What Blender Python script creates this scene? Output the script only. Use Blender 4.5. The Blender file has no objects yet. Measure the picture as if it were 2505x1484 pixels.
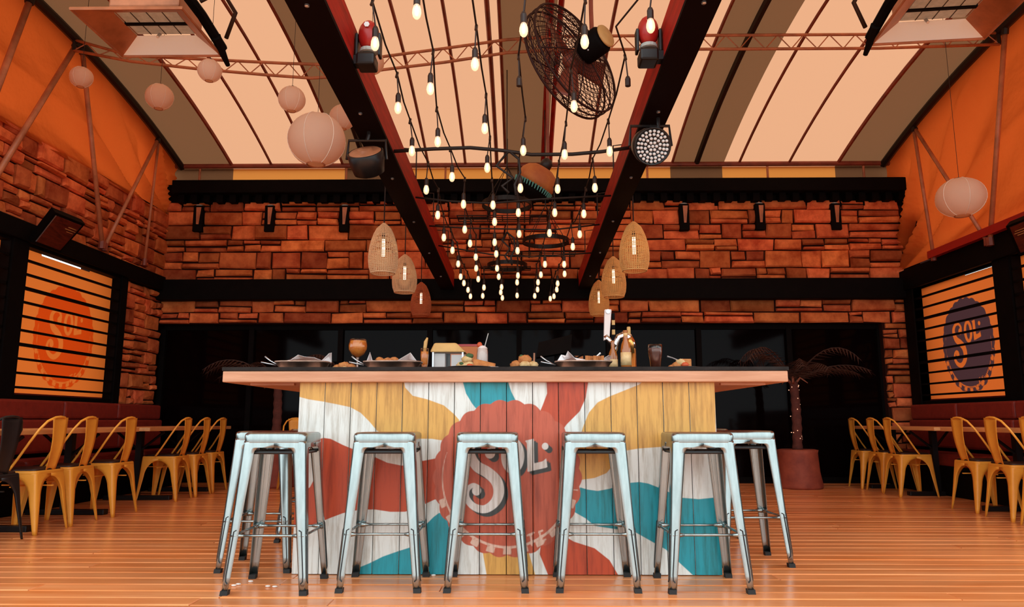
import bpy, math, random
import numpy as np
from mathutils import Vector, Matrix
random.seed(7)
PI = math.pi
scene = bpy.context.scene
col = scene.collection

# ---------------------------------------------------------------- camera
FPX, CAM_H = 1800.0, 0.82
PITCH, YAW = math.radians(9.03), math.radians(0.75)
cam_d = bpy.data.cameras.new('camera')
cam_d.sensor_fit = 'HORIZONTAL'; cam_d.sensor_width = 36.0
cam_d.lens = FPX / 2505.0 * 36.0
cam_d.clip_start = 0.05; cam_d.clip_end = 200
cam = bpy.data.objects.new('camera', cam_d); col.objects.link(cam)
cam.location = (0, 0, CAM_H)
cam.rotation_euler = (PI/2 + PITCH, 0, YAW)
scene.camera = cam

# ---------------------------------------------------------------- sky and exposure
world = bpy.data.worlds.new('sky'); scene.world = world; world.use_nodes = True
bg = world.node_tree.nodes['Background']
bg.inputs[0].default_value = (0.86, 0.97, 1.0, 1); bg.inputs[1].default_value = 2.6
vs = scene.view_settings
vs.view_transform = 'Standard'; vs.look = 'None'; vs.exposure = 0.0; vs.gamma = 1.0; vs.use_curve_mapping = False

# ---------------------------------------------------------------- pixel rays (a pixel gives a direction; the plane gives the distance)
def ray(px, py):
    a = (px-1252.5)/FPX; b = -(py-742)/FPX
    f = math.cos(PITCH)-b*math.sin(PITCH); u = math.sin(PITCH)+b*math.cos(PITCH)
    return Vector((a*math.cos(YAW)-f*math.sin(YAW), a*math.sin(YAW)+f*math.cos(YAW), u))
CP = Vector((0, 0, CAM_H))
def at_z(px, py, z): r = ray(px, py); return CP + r*((z-CAM_H)/r.z)
def at_y(px, py, y): r = ray(px, py); return CP + r*(y/r.y)
def at_x(px, py, x): r = ray(px, py); return CP + r*(x/r.x)

# ---------------------------------------------------------------- materials
def mat(name, c, rough=0.5, metal=0.0, noise=None, bump=0.0, rand=0.0, spec=0.5, stretch=(1,1,1), c2=None, emit=None):
    m = bpy.data.materials.new(name); m.use_nodes = True
    nt = m.node_tree; N = nt.nodes; L = nt.links; p = N['Principled BSDF']
    p.inputs['Base Color'].default_value = (*c, 1); p.inputs['Roughness'].default_value = rough
    p.inputs['Metallic'].default_value = metal; p.inputs['Specular IOR Level'].default_value = spec
    out = None
    if noise or c2:
        tc = N.new('ShaderNodeTexCoord'); mp = N.new('ShaderNodeMapping'); mp.inputs['Scale'].default_value = stretch
        L.new(tc.outputs['Object'], mp.inputs['Vector'])
        tx = N.new('ShaderNodeTexNoise'); tx.inputs['Scale'].default_value = noise or 6; tx.inputs['Detail'].default_value = 6
        tx.inputs['Roughness'].default_value = 0.62
        if rand:
            oi = N.new('ShaderNodeObjectInfo'); ad = N.new('ShaderNodeVectorMath'); ad.operation = 'ADD'
            sc = N.new('ShaderNodeMath'); sc.operation = 'MULTIPLY'; sc.inputs[1].default_value = 37
            L.new(oi.outputs['Random'], sc.inputs[0]); L.new(mp.outputs[0], ad.inputs[0]); L.new(sc.outputs[0], ad.inputs[1])
            L.new(ad.outputs[0], tx.inputs['Vector'])
        else:
            L.new(mp.outputs[0], tx.inputs['Vector'])
        mx = N.new('ShaderNodeMix'); mx.data_type = 'RGBA'
        cc = c2 or tuple(v*0.55 for v in c)
        mx.inputs[6].default_value = (*c, 1); mx.inputs[7].default_value = (*cc, 1)
        mr = N.new('ShaderNodeMapRange'); mr.inputs[1].default_value = 0.35; mr.inputs[2].default_value = 0.68
        L.new(tx.outputs['Fac'], mr.inputs[0]); L.new(mr.outputs[0], mx.inputs[0]); out = mx.outputs[2]
        if bump:
            bp = N.new('ShaderNodeBump'); bp.inputs['Strength'].default_value = bump; bp.inputs['Distance'].default_value = 0.02
            L.new(tx.outputs['Fac'], bp.inputs['Height']); L.new(bp.outputs[0], p.inputs['Normal'])
    if rand:
        oi2 = N.new('ShaderNodeObjectInfo'); hs = N.new('ShaderNodeHueSaturation')
        m1 = N.new('ShaderNodeMapRange'); m1.inputs[3].default_value = 1-rand; m1.inputs[4].default_value = 1+rand
        L.new(oi2.outputs['Random'], m1.inputs[0]); L.new(m1.outputs[0], hs.inputs['Value'])
        if out: L.new(out, hs.inputs['Color'])
        else: hs.inputs['Color'].default_value = (*c, 1)
        if name == 'stone':
            f1 = N.new('ShaderNodeMath'); f1.operation = 'MULTIPLY'; f1.inputs[1].default_value = 17.3; f2 = N.new('ShaderNodeMath'); f2.operation = 'FRACT'
            m2 = N.new('ShaderNodeMapRange'); m2.inputs[3].default_value = .492; m2.inputs[4].default_value = .506
            L.new(oi2.outputs['Random'], f1.inputs[0]); L.new(f1.outputs[0], f2.inputs[0]); L.new(f2.outputs[0], m2.inputs[0]); L.new(m2.outputs[0], hs.inputs['Hue'])
        out = hs.outputs[0]
    if out: L.new(out, p.inputs['Base Color'])
    if emit:
        p.inputs['Emission Color'].default_value = (*emit[:3], 1); p.inputs['Emission Strength'].default_value = emit[3]
    return m

def cloth(name, trans, diff, k=0.75, wr=0.0, sdf=None):
    """thin sheet that lets daylight through"""
    m = bpy.data.materials.new(name); m.use_nodes = True
    nt = m.node_tree; N = nt.nodes; L = nt.links
    for n in list(N): N.remove(n)
    o = N.new('ShaderNodeOutputMaterial'); mx = N.new('ShaderNodeMixShader'); mx.inputs[0].default_value = k
    t = N.new('ShaderNodeBsdfTranslucent'); d = N.new('ShaderNodeBsdfDiffuse')
    t.inputs[0].default_value = (*trans, 1); d.inputs[0].default_value = (*diff, 1)
    L.new(d.outputs[0], mx.inputs[1]); L.new(t.outputs[0], mx.inputs[2]); L.new(mx.outputs[0], o.inputs[0])
    if wr:
        tc = N.new('ShaderNodeTexCoord'); tx = N.new('ShaderNodeTexNoise'); tx.inputs['Scale'].default_value = 2.2; tx.inputs['Detail'].default_value = 4
        L.new(tc.outputs['Object'], tx.inputs['Vector'])
        bp = N.new('ShaderNodeBump'); bp.inputs['Strength'].default_value = wr; bp.inputs['Distance'].default_value = 0.1
        L.new(tx.outputs['Fac'], bp.inputs['Height'])
        L.new(bp.outputs[0], t.inputs['Normal']); L.new(bp.outputs[0], d.inputs['Normal'])
    if sdf:
        prev = None
        for attr, c_ in sdf:
            a = N.new('ShaderNodeAttribute'); a.attribute_name = attr
            mr = N.new('ShaderNodeMapRange'); mr.inputs[1].default_value = -0.008; mr.inputs[2].default_value = 0.008
            mr.inputs[3].default_value = 1; mr.inputs[4].default_value = 0
            L.new(a.outputs['Fac'], mr.inputs[0])
            q = N.new('ShaderNodeMix'); q.data_type = 'RGBA'
            L.new(mr.outputs[0], q.inputs[0])
            if prev: L.new(prev, q.inputs[6])
            else: q.inputs[6].default_value = (*trans, 1)
            q.inputs[7].default_value = (*c_, 1); prev = q.outputs[2]
        L.new(prev, t.inputs[0]); L.new(prev, d.inputs[0])
    return m

def glass(name, c=(1,1,1), rough=0.02, ior=1.3):
    m = bpy.data.materials.new(name); m.use_nodes = True
    p = m.node_tree.nodes['Principled BSDF']
    p.inputs['Base Color'].default_value = (*c, 1); p.inputs['Roughness'].default_value = rough
    p.inputs['Transmission Weight'].default_value = 1.0; p.inputs['IOR'].default_value = ior
    return m

def bulb_shell():
    m = bpy.data.materials.new('lit_bulb'); m.use_nodes = True; N = m.node_tree.nodes; L = m.node_tree.links
    p = N['Principled BSDF']; p.inputs['Base Color'].default_value = (1,.85,.7,1); p.inputs['Roughness'].default_value = .08
    p.inputs['Emission Color'].default_value = (1,.66,.40,1); p.inputs['Emission Strength'].default_value = .75; p.inputs['Alpha'].default_value = .55
    return m
M = dict(
 stone=mat('stone', (.74,.205,.065), .85, noise=5, bump=.6, rand=.5, spec=.12, c2=(.38,.066,.018)),
 mortar=mat('mortar', (.028,.008,.005), .95, spec=.1),
 floor=mat('floor_wood', (.88,.345,.135), .24, noise=7, bump=.06, rand=.14, stretch=(.12,1,1), c2=(.74,.21,.055), spec=.8),
 gap=mat('floor_gap', (.10,.035,.015), .9),
 black=mat('black_paint', (.004,.0022,.002), .7, spec=.08, noise=8),
 blackm=mat('black_metal', (.010,.008,.008), .42, metal=.3, spec=.4),
 beam=mat('beam_red', (.50,.018,.008), .55, noise=4, stretch=(6,.5,6), c2=(.24,.008,.004), spec=.2),
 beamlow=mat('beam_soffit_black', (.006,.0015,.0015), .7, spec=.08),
 roof=cloth('roof_translucent', (.43,.200,.108), (.6,.33,.2), .86),
 roofb=cloth('roof_opaque_strip', (.112,.045,.019), (.30,.13,.06), .72, .25),
 canvas=cloth('canvas_orange', (0.558,0.0775,0.01085), (.62,.13,.028), .45, .8),
 eave=cloth('eave_cloth', (.60,.19,.035), (.6,.25,.08), .8),
 rib=mat('rib_tube', (.30,.06,.03), .5, noise=5),
 ribk=mat('edge_tube_black', (.012,.006,.005), .5),
 pole=mat('painted_pole', (.62,.22,.10), .4, noise=6),
 steel=mat('galvanised_steel', (.37,.415,.41), .25, metal=.97, noise=9, c2=(.29,.335,.33), stretch=(3,3,.6)),
 seat=mat('red_brown_steel_top', (.42,.17,.12), .35, metal=.8, noise=9),  # red-brown steel tone for the stool seat tops
 slot=mat('dark_slot', (.012,.012,.012), .5),
 rubber=mat('rubber', (.008,.008,.008), .7),
 chair=mat('mustard_metal', (.95,.40,.045), .38, noise=4, spec=.4, c2=(.82,.32,.035)),
 pad=mat('dark_pad', (.025,.008,.006), .5),
 chairk=mat('black_chair', (.012,.01,.01), .45),
 leather=mat('maroon_leather', (.27,.028,.016), .45, noise=12, bump=.1, c2=(.19,.018,.012), spec=.4),
 tabletop=mat('table_wood', (.88,.38,.13), .45, noise=6, stretch=(1,.15,1)),
 barwood=mat('bar_wood', (.66,.33,.19), .5, noise=8, bump=.15, stretch=(.25,3,3), c2=(.5,.21,.105)),
 bartop=mat('bar_slab', (.030,.024,.022), .7, noise=12, spec=.12), stem=mat('glass_stem', (.75,.55,.48), .15),
 glassdk=mat('dark_glass', (.003,.001,.001), .06, spec=.04),
 rattan=mat('rattan_gold', (.90,.50,.17), .7), rattanp=mat('rattan_pale', (.88,.58,.33), .7), rattanr=mat('rattan_red', (.60,.16,.06), .7),
 cable=mat('cable', (.012,.006,.005), .6),
 socket=mat('lamp_socket', (.03,.014,.010), .5),
 bulb=bulb_shell(),
 filament=mat('lit_tube', (1,.8,.6), .3, emit=(1,.78,.50,4.0)),
 paper=cloth('paper_white', (.96,.66,.46), (.95,.76,.60), .5),
 paperhoop=mat('lantern_wire', (.85,.70,.58), .6),
 white=mat('flange_daylight_white', (.88,.95,.97), .35),
 ceramic=mat('heater_ceramic', (.55,.60,.58), .8, noise=25, c2=(.40,.45,.43)),
 heatcase=mat('heater_casing', (.55,.19,.08), .42, metal=.35, noise=5),
 par=mat('par_body', (.015,.012,.012), .35, metal=.3),
 parlens=mat('par_lens', (.75,.72,.70), .2, spec=.8),
 red=mat('dark_red', (.42,.018,.014), .35),
 fanmesh=mat('fan_cage', (.03,.008,.006), .6, spec=.2),
 fanblade=mat('fan_blade', (.24,.045,.022), .45),
 screen=mat('menu_screen', (.18,.03,.015), .3, noise=9, stretch=(1,1,9), c2=(.05,.008,.006)),
 silver=mat('silver_edge', (.6,.6,.62), .3, metal=.9),
 tray=mat('steel_tray', (.80,.50,.38), .42, metal=.55, noise=9),
 napkin=mat('white_paper', (.92,.87,.87), .8),
 fried=mat('fried_food', (.62,.23,.06), .7, noise=30, bump=.6, c2=(.42,.11,.025)),
 pale=mat('pale_filling', (.75,.50,.25), .7, noise=40, c2=(.55,.30,.10)),
 green=mat('herb_green', (.05,.10,.03), .7),
 plate=mat('dark_plate', (.015,.008,.007), .35),
 clear=glass('clear_glass', (1,.96,.93)),
 amber=mat('orange_drink', (.66,.15,.02), .25, noise=28, c2=(.80,.32,.06)),
 cola=mat('brown_drink', (.14,.03,.015), .2, noise=9),
 milk=mat('milkshake', (.80,.66,.62), .4),
 straw=mat('straw', (.5,.45,.42), .4),
 berry=mat('strawberry', (.6,.08,.02), .5),
 tan=mat('tan_lid', (.76,.42,.14), .6, noise=3),
 brass=mat('brass', (.75,.36,.10), .25, metal=.9),
 chrome=mat('chrome', (.80,.80,.80), .12, metal=1),
 bottle=mat('bottle_amber', (.36,.10,.015), .15, spec=.7),
 labelp=mat('bottle_label', (.75,.50,.25), .6, noise=18, c2=(.58,.30,.10)),
 trunk=mat('palm_trunk', (.13,.03,.018), .9, noise=14, bump=.6),
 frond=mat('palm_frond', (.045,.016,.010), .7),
 frondlit=mat('palm_frond_lit', (.33,.11,.06), .7),  # brighter copy of the frond colour, light painted onto the stubs
 pot=mat('planter', (.38,.075,.035), .7, noise=6, bump=.3, c2=(.22,.035,.018)),
 spark=mat('fairy_lamp', (.9,.6,.4), .3, emit=(1,.5,.3,.7)),
 teal=mat('teal_fringe', (.10,.32,.28), .6),
 ochre=mat('ochre_shade', (.62,.22,.05), .7, noise=3, c2=(.36,.08,.02)),
 lattice=mat('lattice_orange', (.55,.14,.03), .6),
 chip=mat('crumb', (.8,.72,.66), .8),
)

# ---------------------------------------------------------------- mesh helpers
class MB:
    def __init__(s): s.v = []; s.f = []
    def add(s, vs_, fs_):
        o = len(s.v); s.v += [tuple(v) for v in vs_]; s.f += [tuple(i+o for i in f) for f in fs_]; return s
    def box(s, x0, x1, y0, y1, z0, z1):
        return s.add([(x0,y0,z0),(x1,y0,z0),(x1,y1,z0),(x0,y1,z0),(x0,y0,z1),(x1,y0,z1),(x1,y1,z1),(x0,y1,z1)],
                     [(0,3,2,1),(4,5,6,7),(0,1,5,4),(1,2,6,5),(2,3,7,6),(3,0,4,7)])
    def hexa(s, b, t):
        return s.add(list(b)+list(t), [(0,3,2,1),(4,5,6,7),(0,1,5,4),(1,2,6,5),(2,3,7,6),(3,0,4,7)])
    def tube(s, pts, r, n=8, cap=True, closed=False):
        pts = [Vector(p) for p in pts]; k = len(pts)
        rs = r if isinstance(r, (list, tuple)) else [r]*k
        o = len(s.v); up = None
        for i, p in enumerate(pts):
            if closed: d = pts[(i+1) % k]-pts[i-1]
            else: d = pts[min(i+1, k-1)]-pts[max(i-1, 0)]
            d.normalize()
            if up is None: up = Vector((0,0,1)) if abs(d.z) < .9 else Vector((1,0,0))
            a = d.cross(up)
            if a.length < 1e-6: a = d.cross(Vector((.3,.8,.5)))
            a.normalize(); b = a.cross(d); up = b
            for j in range(n):
                t = 2*PI*j/n; s.v.append(tuple(p + (a*math.cos(t)+b*math.sin(t))*rs[i]))
        for i in range(k if closed else k-1):
            q = (i+1) % k
            for j in range(n):
                s.f.append((o+i*n+j, o+i*n+(j+1) % n, o+q*n+(j+1) % n, o+q*n+j))
        if cap and not closed:
            s.f.append(tuple(o+j for j in range(n))[::-1]); s.f.append(tuple(o+(k-1)*n+j for j in range(n)))
        return s
    def lathe(s, prof, n=20, c=(0,0,0), axis=None):
        """profile of (radius, height); axis = direction of the height"""
        o = len(s.v); R = Matrix.Identity(3)
        if axis is not None: R = Vector((0,0,1)).rotation_difference(Vector(axis)).to_matrix()
        c = Vector(c)
        for r, h in prof:
            for j in range(n):
                t = 2*PI*j/n; s.v.append(tuple(c + R @ Vector((r*math.cos(t), r*math.sin(t), h))))
        for i in range(len(prof)-1):
            for j in range(n):
                s.f.append((o+i*n+j, o+i*n+(j+1) % n, o+(i+1)*n+(j+1) % n, o+(i+1)*n+j))
        if prof[0][0] > 1e-5: s.f.append(tuple(o+j for j in range(n))[::-1])
        if prof[-1][0] > 1e-5: s.f.append(tuple(o+(len(prof)-1)*n+j for j in range(n)))
        return s
    def prism(s, poly, d):
        poly = [Vector(p) for p in poly]; d = Vector(d); n = len(poly); o = len(s.v)
        s.v += [tuple(p) for p in poly]+[tuple(p+d) for p in poly]
        s.f.append(tuple(o+i for i in range(n))[::-1]); s.f.append(tuple(o+n+i for i in range(n)))
        for i in range(n): s.f.append((o+i, o+(i+1) % n, o+n+(i+1) % n, o+n+i))
        return s
    def grid(s, fn, nu, nv):
        o = len(s.v)
        for i in range(nu+1):
            for j in range(nv+1): s.v.append(tuple(fn(i/nu, j/nv)))
        for i in range(nu):
            for j in range(nv):
                a = o+i*(nv+1)+j; s.f.append((a, a+nv+1, a+nv+2, a+1))
        return s
    def ball(s, c, r, n=10, m=7, sc=(1,1,1)):
        o = len(s.v)
        for i in range(m+1):
            t = PI*i/m
            for j in range(n):
                p = 2*PI*j/n
                s.v.append((c[0]+r*sc[0]*math.sin(t)*math.cos(p), c[1]+r*sc[1]*math.sin(t)*math.sin(p), c[2]+r*sc[2]*math.cos(t)))
        for i in range(m):
            for j in range(n): s.f.append((o+i*n+j, o+(i+1)*n+j, o+(i+1)*n+(j+1) % n, o+i*n+(j+1) % n))
        return s
    def build(s, name, m, parent=None, smooth=False, solid=0.0, bevel=0.0, off=None):
        me = bpy.data.meshes.new(name)
        v = s.v
        if off is not None: v = [(a[0]-off[0], a[1]-off[1], a[2]-off[2]) for a in v]
        me.from_pydata(v, [], s.f); me.validate(); me.update()
        me.materials.append(M[m] if isinstance(m, str) else m)
        if smooth:
            for p in me.polygons: p.use_smooth = True
        ob = bpy.data.objects.new(name, me); col.objects.link(ob)
        if parent is not None: ob.parent = parent
        if solid:
            md = ob.modifiers.new('sheet', 'SOLIDIFY'); md.thickness = solid; md.offset = 0
        if bevel:
            md = ob.modifiers.new('edge', 'BEVEL'); md.width = bevel; md.segments = 2; md.limit_method = 'ANGLE'
        return ob

def tag(o, label, cat, group=None):
    o['label'] = label; o['category'] = cat
    if group: o['group'] = group
    return o
def struct(o): o['kind'] = 'structure'; return o
def thing(name, label, cat, loc=(0,0,0), rz=0, group=None):
    o = bpy.data.objects.new(name, None); col.objects.link(o); o.empty_display_size = .1
    o.location = loc; o.rotation_euler = (0, 0, rz)
    return tag(o, label, cat, group)
def dup(root, loc, rz=None, label=None, group=None):
    r = root.copy(); col.objects.link(r); r.location = loc
    if rz is not None: r.rotation_euler = (0, 0, rz)
    if label: r['label'] = label
    if group: r['group'] = group
    for ch in root.children:
        c = ch.copy(); col.objects.link(c); c.parent = r
        for g in ch.children:
            d = g.copy(); col.objects.link(d); d.parent = c
    return r

XL, XR, YB, YF = -4.95, 5.20, 9.90, 2.20
def roof_z(y): return 4.98 - 0.04*(y-6)**2

# ================================================================ floor
base = MB().box(XL-.3, XR+.3, -2.5, YB+.4, -.12, -.022)
floor = struct(base.build('floor', 'gap'))
rnd = random.Random(3)
pw = 0.142; y = -2.5; row = 0
while y < YB+.2:
    cuts = [XL-.25] + sorted(rnd.uniform(XL+1, XR-1) for _ in range(2 if y > 2.5 else 1)) + [XR+.25]
    for a, b in zip(cuts[:-1], cuts[1:]):
        if b-a < .3: continue
        m = MB(); w = (b-a)/2-.002; h = pw/2-.006; zz = rnd.uniform(-.0015, .0015)
        m.v = [(-w,-h,-.022),(w,-h,-.022),(w,h,-.022),(-w,h,-.022),(-w,-h,-.004+zz),(w,-h,-.004+zz),(w,h,-.004+zz),(-w,h,-.004+zz),
               (-w+.003,-h+.005,zz),(w-.003,-h+.005,zz),(w-.003,h-.005,zz),(-w+.003,h-.005,zz)]
        m.f = [(0,1,5,4),(1,2,6,5),(2,3,7,6),(3,0,4,7),(4,5,9,8),(5,6,10,9),(6,7,11,10),(7,4,8,11),(8,9,10,11)]
        o = m.build('plank', 'floor', floor); o.location = ((a+b)/2, y+pw/2, 0)
    y += pw; row += 1

struct(MB().box(-60, 60, -60, 60, -.4, -.125).build('ground', mat('unseen_ground', (.22,.21,.20), .9, noise=2)))  # unseen ground, added to block sky light from below

# ================================================================ stone walls
def stones(parent, org, ud, vd, nd, W, H, seed, hmin=.10, hmax=.20, wmin=.2, wmax=.62):
    """irregular coursed stone blocks, each its own mesh, on a rectangle"""
    r = random.Random(seed); org, ud, vd, nd = (Vector(t) for t in (org, ud, vd, nd))
    v = 0.0
    while v < H-.01:
        h = r.uniform(hmin, hmax)
        if H-v-h < hmin*.7: h = H-v
        u = -r.uniform(0, .2)
        while u < W-.02:
            w = r.uniform(wmin, wmax)*(1 if r.random() < .8 else .6)
            if W-u-w < .12: w = W-u
            a0 = max(u, 0)
            boxes = [(a0, u+w, v, v+h)]
            q = r.random()
            if q < .50 and h > .12:
                k = r.uniform(.34, .66); boxes = [(a0, u+w, v, v+h*k)]
                if r.random() < .35 and w > .34:
                    c_ = a0+(u+w-a0)*r.uniform(.35, .65); boxes += [(a0, c_, v+h*k, v+h), (c_, u+w, v+h*k, v+h)]
                else: boxes += [(a0, u+w, v+h*k, v+h)]
            for (p0, p1, q0, q1) in boxes:
                g = .009; d = r.uniform(.025, .075); j = lambda s=.012: r.uniform(-s, s)
                p0 += g; p1 -= g; q0 += g; q1 -= g
                if p1-p0 < .03: continue
                cu, cv = (p0+p1)/2, (q0+q1)/2
                C = org+ud*cu+vd*cv
                cs = [(p0-cu, q0-cv), (p1-cu, q0-cv), (p1-cu, q1-cv), (p0-cu, q1-cv)]
                cs = [(a+j(), b+j(.009)) for a, b in cs]
                pt = lambda a, b, e: tuple(ud*a+vd*b+nd*e)
                vv = [pt(a, b, -.01) for a, b in cs]+[pt(a, b, d*.6) for a, b in cs]
                ins = min(.018, (q1-q0)*.2)
                vv += [pt(a-math.copysign(ins, a), b-math.copysign(ins, b), d+j(.010)) for a, b in cs]
                vv += [pt(j(.05), j(.01), d+r.uniform(.0, .014))]
                m = MB(); m.v = vv
                m.f = [(0,1,5,4),(1,2,6,5),(2,3,7,6),(3,0,4,7),(4,5,9,8),(5,6,10,9),(6,7,11,10),(7,4,8,11),(8,9,12),(9,10,12),(10,11,12),(11,8,12)]
                o = m.build('stone', 'stone', parent); o.location = C
            u += w
        v += h

# back wall: stone above, timber beams, stone lintel, dark glass
Z_GUT0, Z_GUT1 = 3.80, 4.085
Z_MID0, Z_MID1 = 2.43, 2.71
Z_LIN = 2.12
wall_back = struct(MB().box(XL-.2, XR+.2, YB, YB+.2, Z_MID0, Z_GUT0).build('wall_back', 'mortar'))
stones(wall_back, (XL, YB, Z_MID1-.03), (1,0,0), (0,0,1), (0,-1,0), XR-XL, Z_GUT0-Z_MID1+.06, 11, .15, .25, .24, .62)
lintel = struct(MB().box(XL-.2, XR+.2, YB+.02, YB+.2, Z_LIN, Z_MID0).build('wall_back_lintel', 'mortar'))
stones(lintel, (XL, YB+.02, Z_LIN), (1,0,0), (0,0,1), (0,-1,0), XR-XL, Z_MID0-Z_LIN+.02, 12, .13, .18, .24, .7)
colr = struct(MB().box(4.86, XR+.1, YB+.02, YB+.2, 0, Z_LIN).build('wall_back_pier', 'mortar'))
stones(colr, (4.86, YB+.02, 0), (1,0,0), (0,0,1), (0,-1,0), XR-4.86, Z_LIN, 13, .1, .22, .15, .34)
struct(MB().box(XL-.1, XR+.1, YB-.16, YB+.1, Z_MID0, Z_MID1).build('trim_1', 'black', bevel=.01))
gut = struct(MB().box(XL+.15, XR+.02, YB-.24, YB+.1, Z_GUT0+.10, Z_GUT1).build('trim_2', 'black', bevel=.012))
struct(MB().box(XL-.1, XR+.1, YB-.02, YB+.2, Z_GUT0-.05, Z_GUT1).build('wall_back_top', 'black'))
for i in range(56):
    x = XL+.2+i*.18
    MB().box(x, x+.09, YB-.15, YB-.02, Z_GUT0-.01, Z_GUT0+.12).build('corrugation', 'black', gut)
# glass doors under the lintel
gl0, gl1 = XL+.02, 4.86
door = struct(MB().box(gl0, gl1, YB+.12, YB+.2, Z_LIN-.07, Z_LIN).build('door_1', 'black'))
MB().box(gl0, gl1, YB+.12, YB+.2, 0, .08).build('threshold', 'black', door)
nx = 8
for i in range(nx+1):
    x = gl0+(gl1-gl0)*i/nx
    MB().box(x-.035, x+.035, YB+.10, YB+.2, .05, Z_LIN-.05).build('mullion', 'black', door)
for i in range(nx):
    a = gl0+(gl1-gl0)*i/nx+.03; b = gl0+(gl1-gl0)*(i+1)/nx-.03
    MB().box(a, b, YB+.15, YB+.16, .08, Z_LIN-.06).build('pane', 'glassdk', door)

struct(MB().box(XL-.5, XL-.2, 8.85, YB+.5, 0, 3.7).build('wall_left_corner', 'mortar'))
struct(MB().box(XL-.5, XR+.5, YB+.35, YB+.5, 0, 4.1).build('wall_back_outer', 'mortar'))
struct(MB().box(XR+.1, XR+.4, 9.65, YB+.5, 0, 3.6).build('wall_right_corner', 'mortar'))
# side walls --------------------------------------------------------------
Z_HEAD = 2.53; Z_SILL = 1.07
def slat_window(name, X, sgn, y0, y1, blindm, logo=False, slit=None):
    """sgn=+1: the room lies on the +x side. dark frame, horizontal bars, printed roller blind behind"""
    fr = MB().box(X-.05, X+.05, y0-.02, y1+.02, Z_SILL-.06, Z_SILL).box(X-.05, X+.05, y0-.02, y1+.02, Z_HEAD, Z_HEAD+.05)
    fr.box(X-.05, X+.05, y0-.06, y0, Z_SILL, Z_HEAD).box(X-.05, X+.05, y1, y1+.06, Z_SILL, Z_HEAD)
    w = struct(fr.build(name, 'black'))
    n = 10
    for i in range(n):
        z = Z_SILL+.07+(Z_HEAD-Z_SILL-.07)*i/n
        th = .016 if i % 4 == 3 else .011
        MB().box(X+sgn*.02, X+sgn*.05, y0-.01, y1+.01, z-th, z+th).build('slat', 'black', w)
    xb = X-sgn*.06
    m = MB(); nu, nv = 96, 88
    yt = lambda u: y0-.03+(y1-y0+.06)*u
    def ztop(u):
        if slit and slit[0] < u < slit[1]: return Z_HEAD-.012
        return Z_HEAD+.03
    m.grid(lambda u, v: (xb, yt(u), Z_SILL-.03+(ztop(u)-Z_SILL+.03)*v), nu, nv)
    b = m.build('blind', blindm, w)
    if logo:
        cy, cz, ry, rz_ = logo
        P = np.array(m.v)
        u = (P[:,1]-cy)/ry*(sgn); v = -(P[:,2]-cz)/rz_
        for k, arr in logo_sdf(u, v).items():
            at = b.data.attributes.new(k, 'FLOAT', 'POINT'); at.data.foreach_set('value', arr.astype(np.float32))
    rail = MB().box(xb-.01, xb+.01, y0, y1, Z_SILL-.01, Z_SILL+.02); rail.build('bottom_rail', 'leather', w)
    return w

# ---- distance fields for the painted cap emblem (unit cap, u right, v down)
def d_seg(u, v, a, b, ra, rb):
    ax, ay = a; bx, by = b; dx, dy = bx-ax, by-ay; L2 = dx*dx+dy*dy+1e-12
    t = np.clip(((u-ax)*dx+(v-ay)*dy)/L2, 0, 1)
    return np.hypot(u-ax-t*dx, v-ay-t*dy)-(ra+(rb-ra)*t)
def d_path(u, v, pts, rs):
    d = np.full(u.shape, 9.0)
    for i in range(len(pts)-1): d = np.minimum(d, d_seg(u, v, pts[i], pts[i+1], rs[i], rs[i+1]))
    return d
def d_poly(u, v, poly):
    d = np.full(u.shape, 9e9); ins = np.zeros(u.shape, bool); n = len(poly)
    for i in range(n):
        a, b = poly[i], poly[(i+1) % n]
        d = np.minimum(d, d_seg(u, v, a, b, 0, 0))
        c = ((a[1] > v) != (b[1] > v))
        with np.errstate(divide='ignore', invalid='ignore'):
            xi = (b[0]-a[0])*(v-a[1])/((b[1]-a[1]) or 1e-12)+a[0]
        ins ^= (c & (u < xi))
    return np.where(ins, -d, d)
def smooth_pts(pts, rs, k=5):
    """Catmull-Rom through the points"""
    P = [pts[0]]+list(pts)+[pts[-1]]; R = [rs[0]]+list(rs)+[rs[-1]]; op, orr = [], []
    for i in range(1, len(P)-2):
        for j in range(k):
            t = j/k; q = []
            for arr in (0, 1):
                p0, p1, p2, p3 = P[i-1][arr], P[i][arr], P[i+1][arr], P[i+2][arr]
                q.append(.5*((2*p1)+(-p0+p2)*t+(2*p0-5*p1+4*p2-p3)*t*t+(-p0+3*p1-3*p2+p3)*t**3))
            op.append(tuple(q)); orr.append(R[i]+(R[i+1]-R[i])*t)
    op.append(P[-2]); orr.append(R[-2]); return op, orr
def E2(x, y):   # crop point of the emblem close-up -> cap units
    px, py = 1060+x/4.121, 1040+y/4.121
    return ((px-1241)/180, (py-1167)/186)
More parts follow.
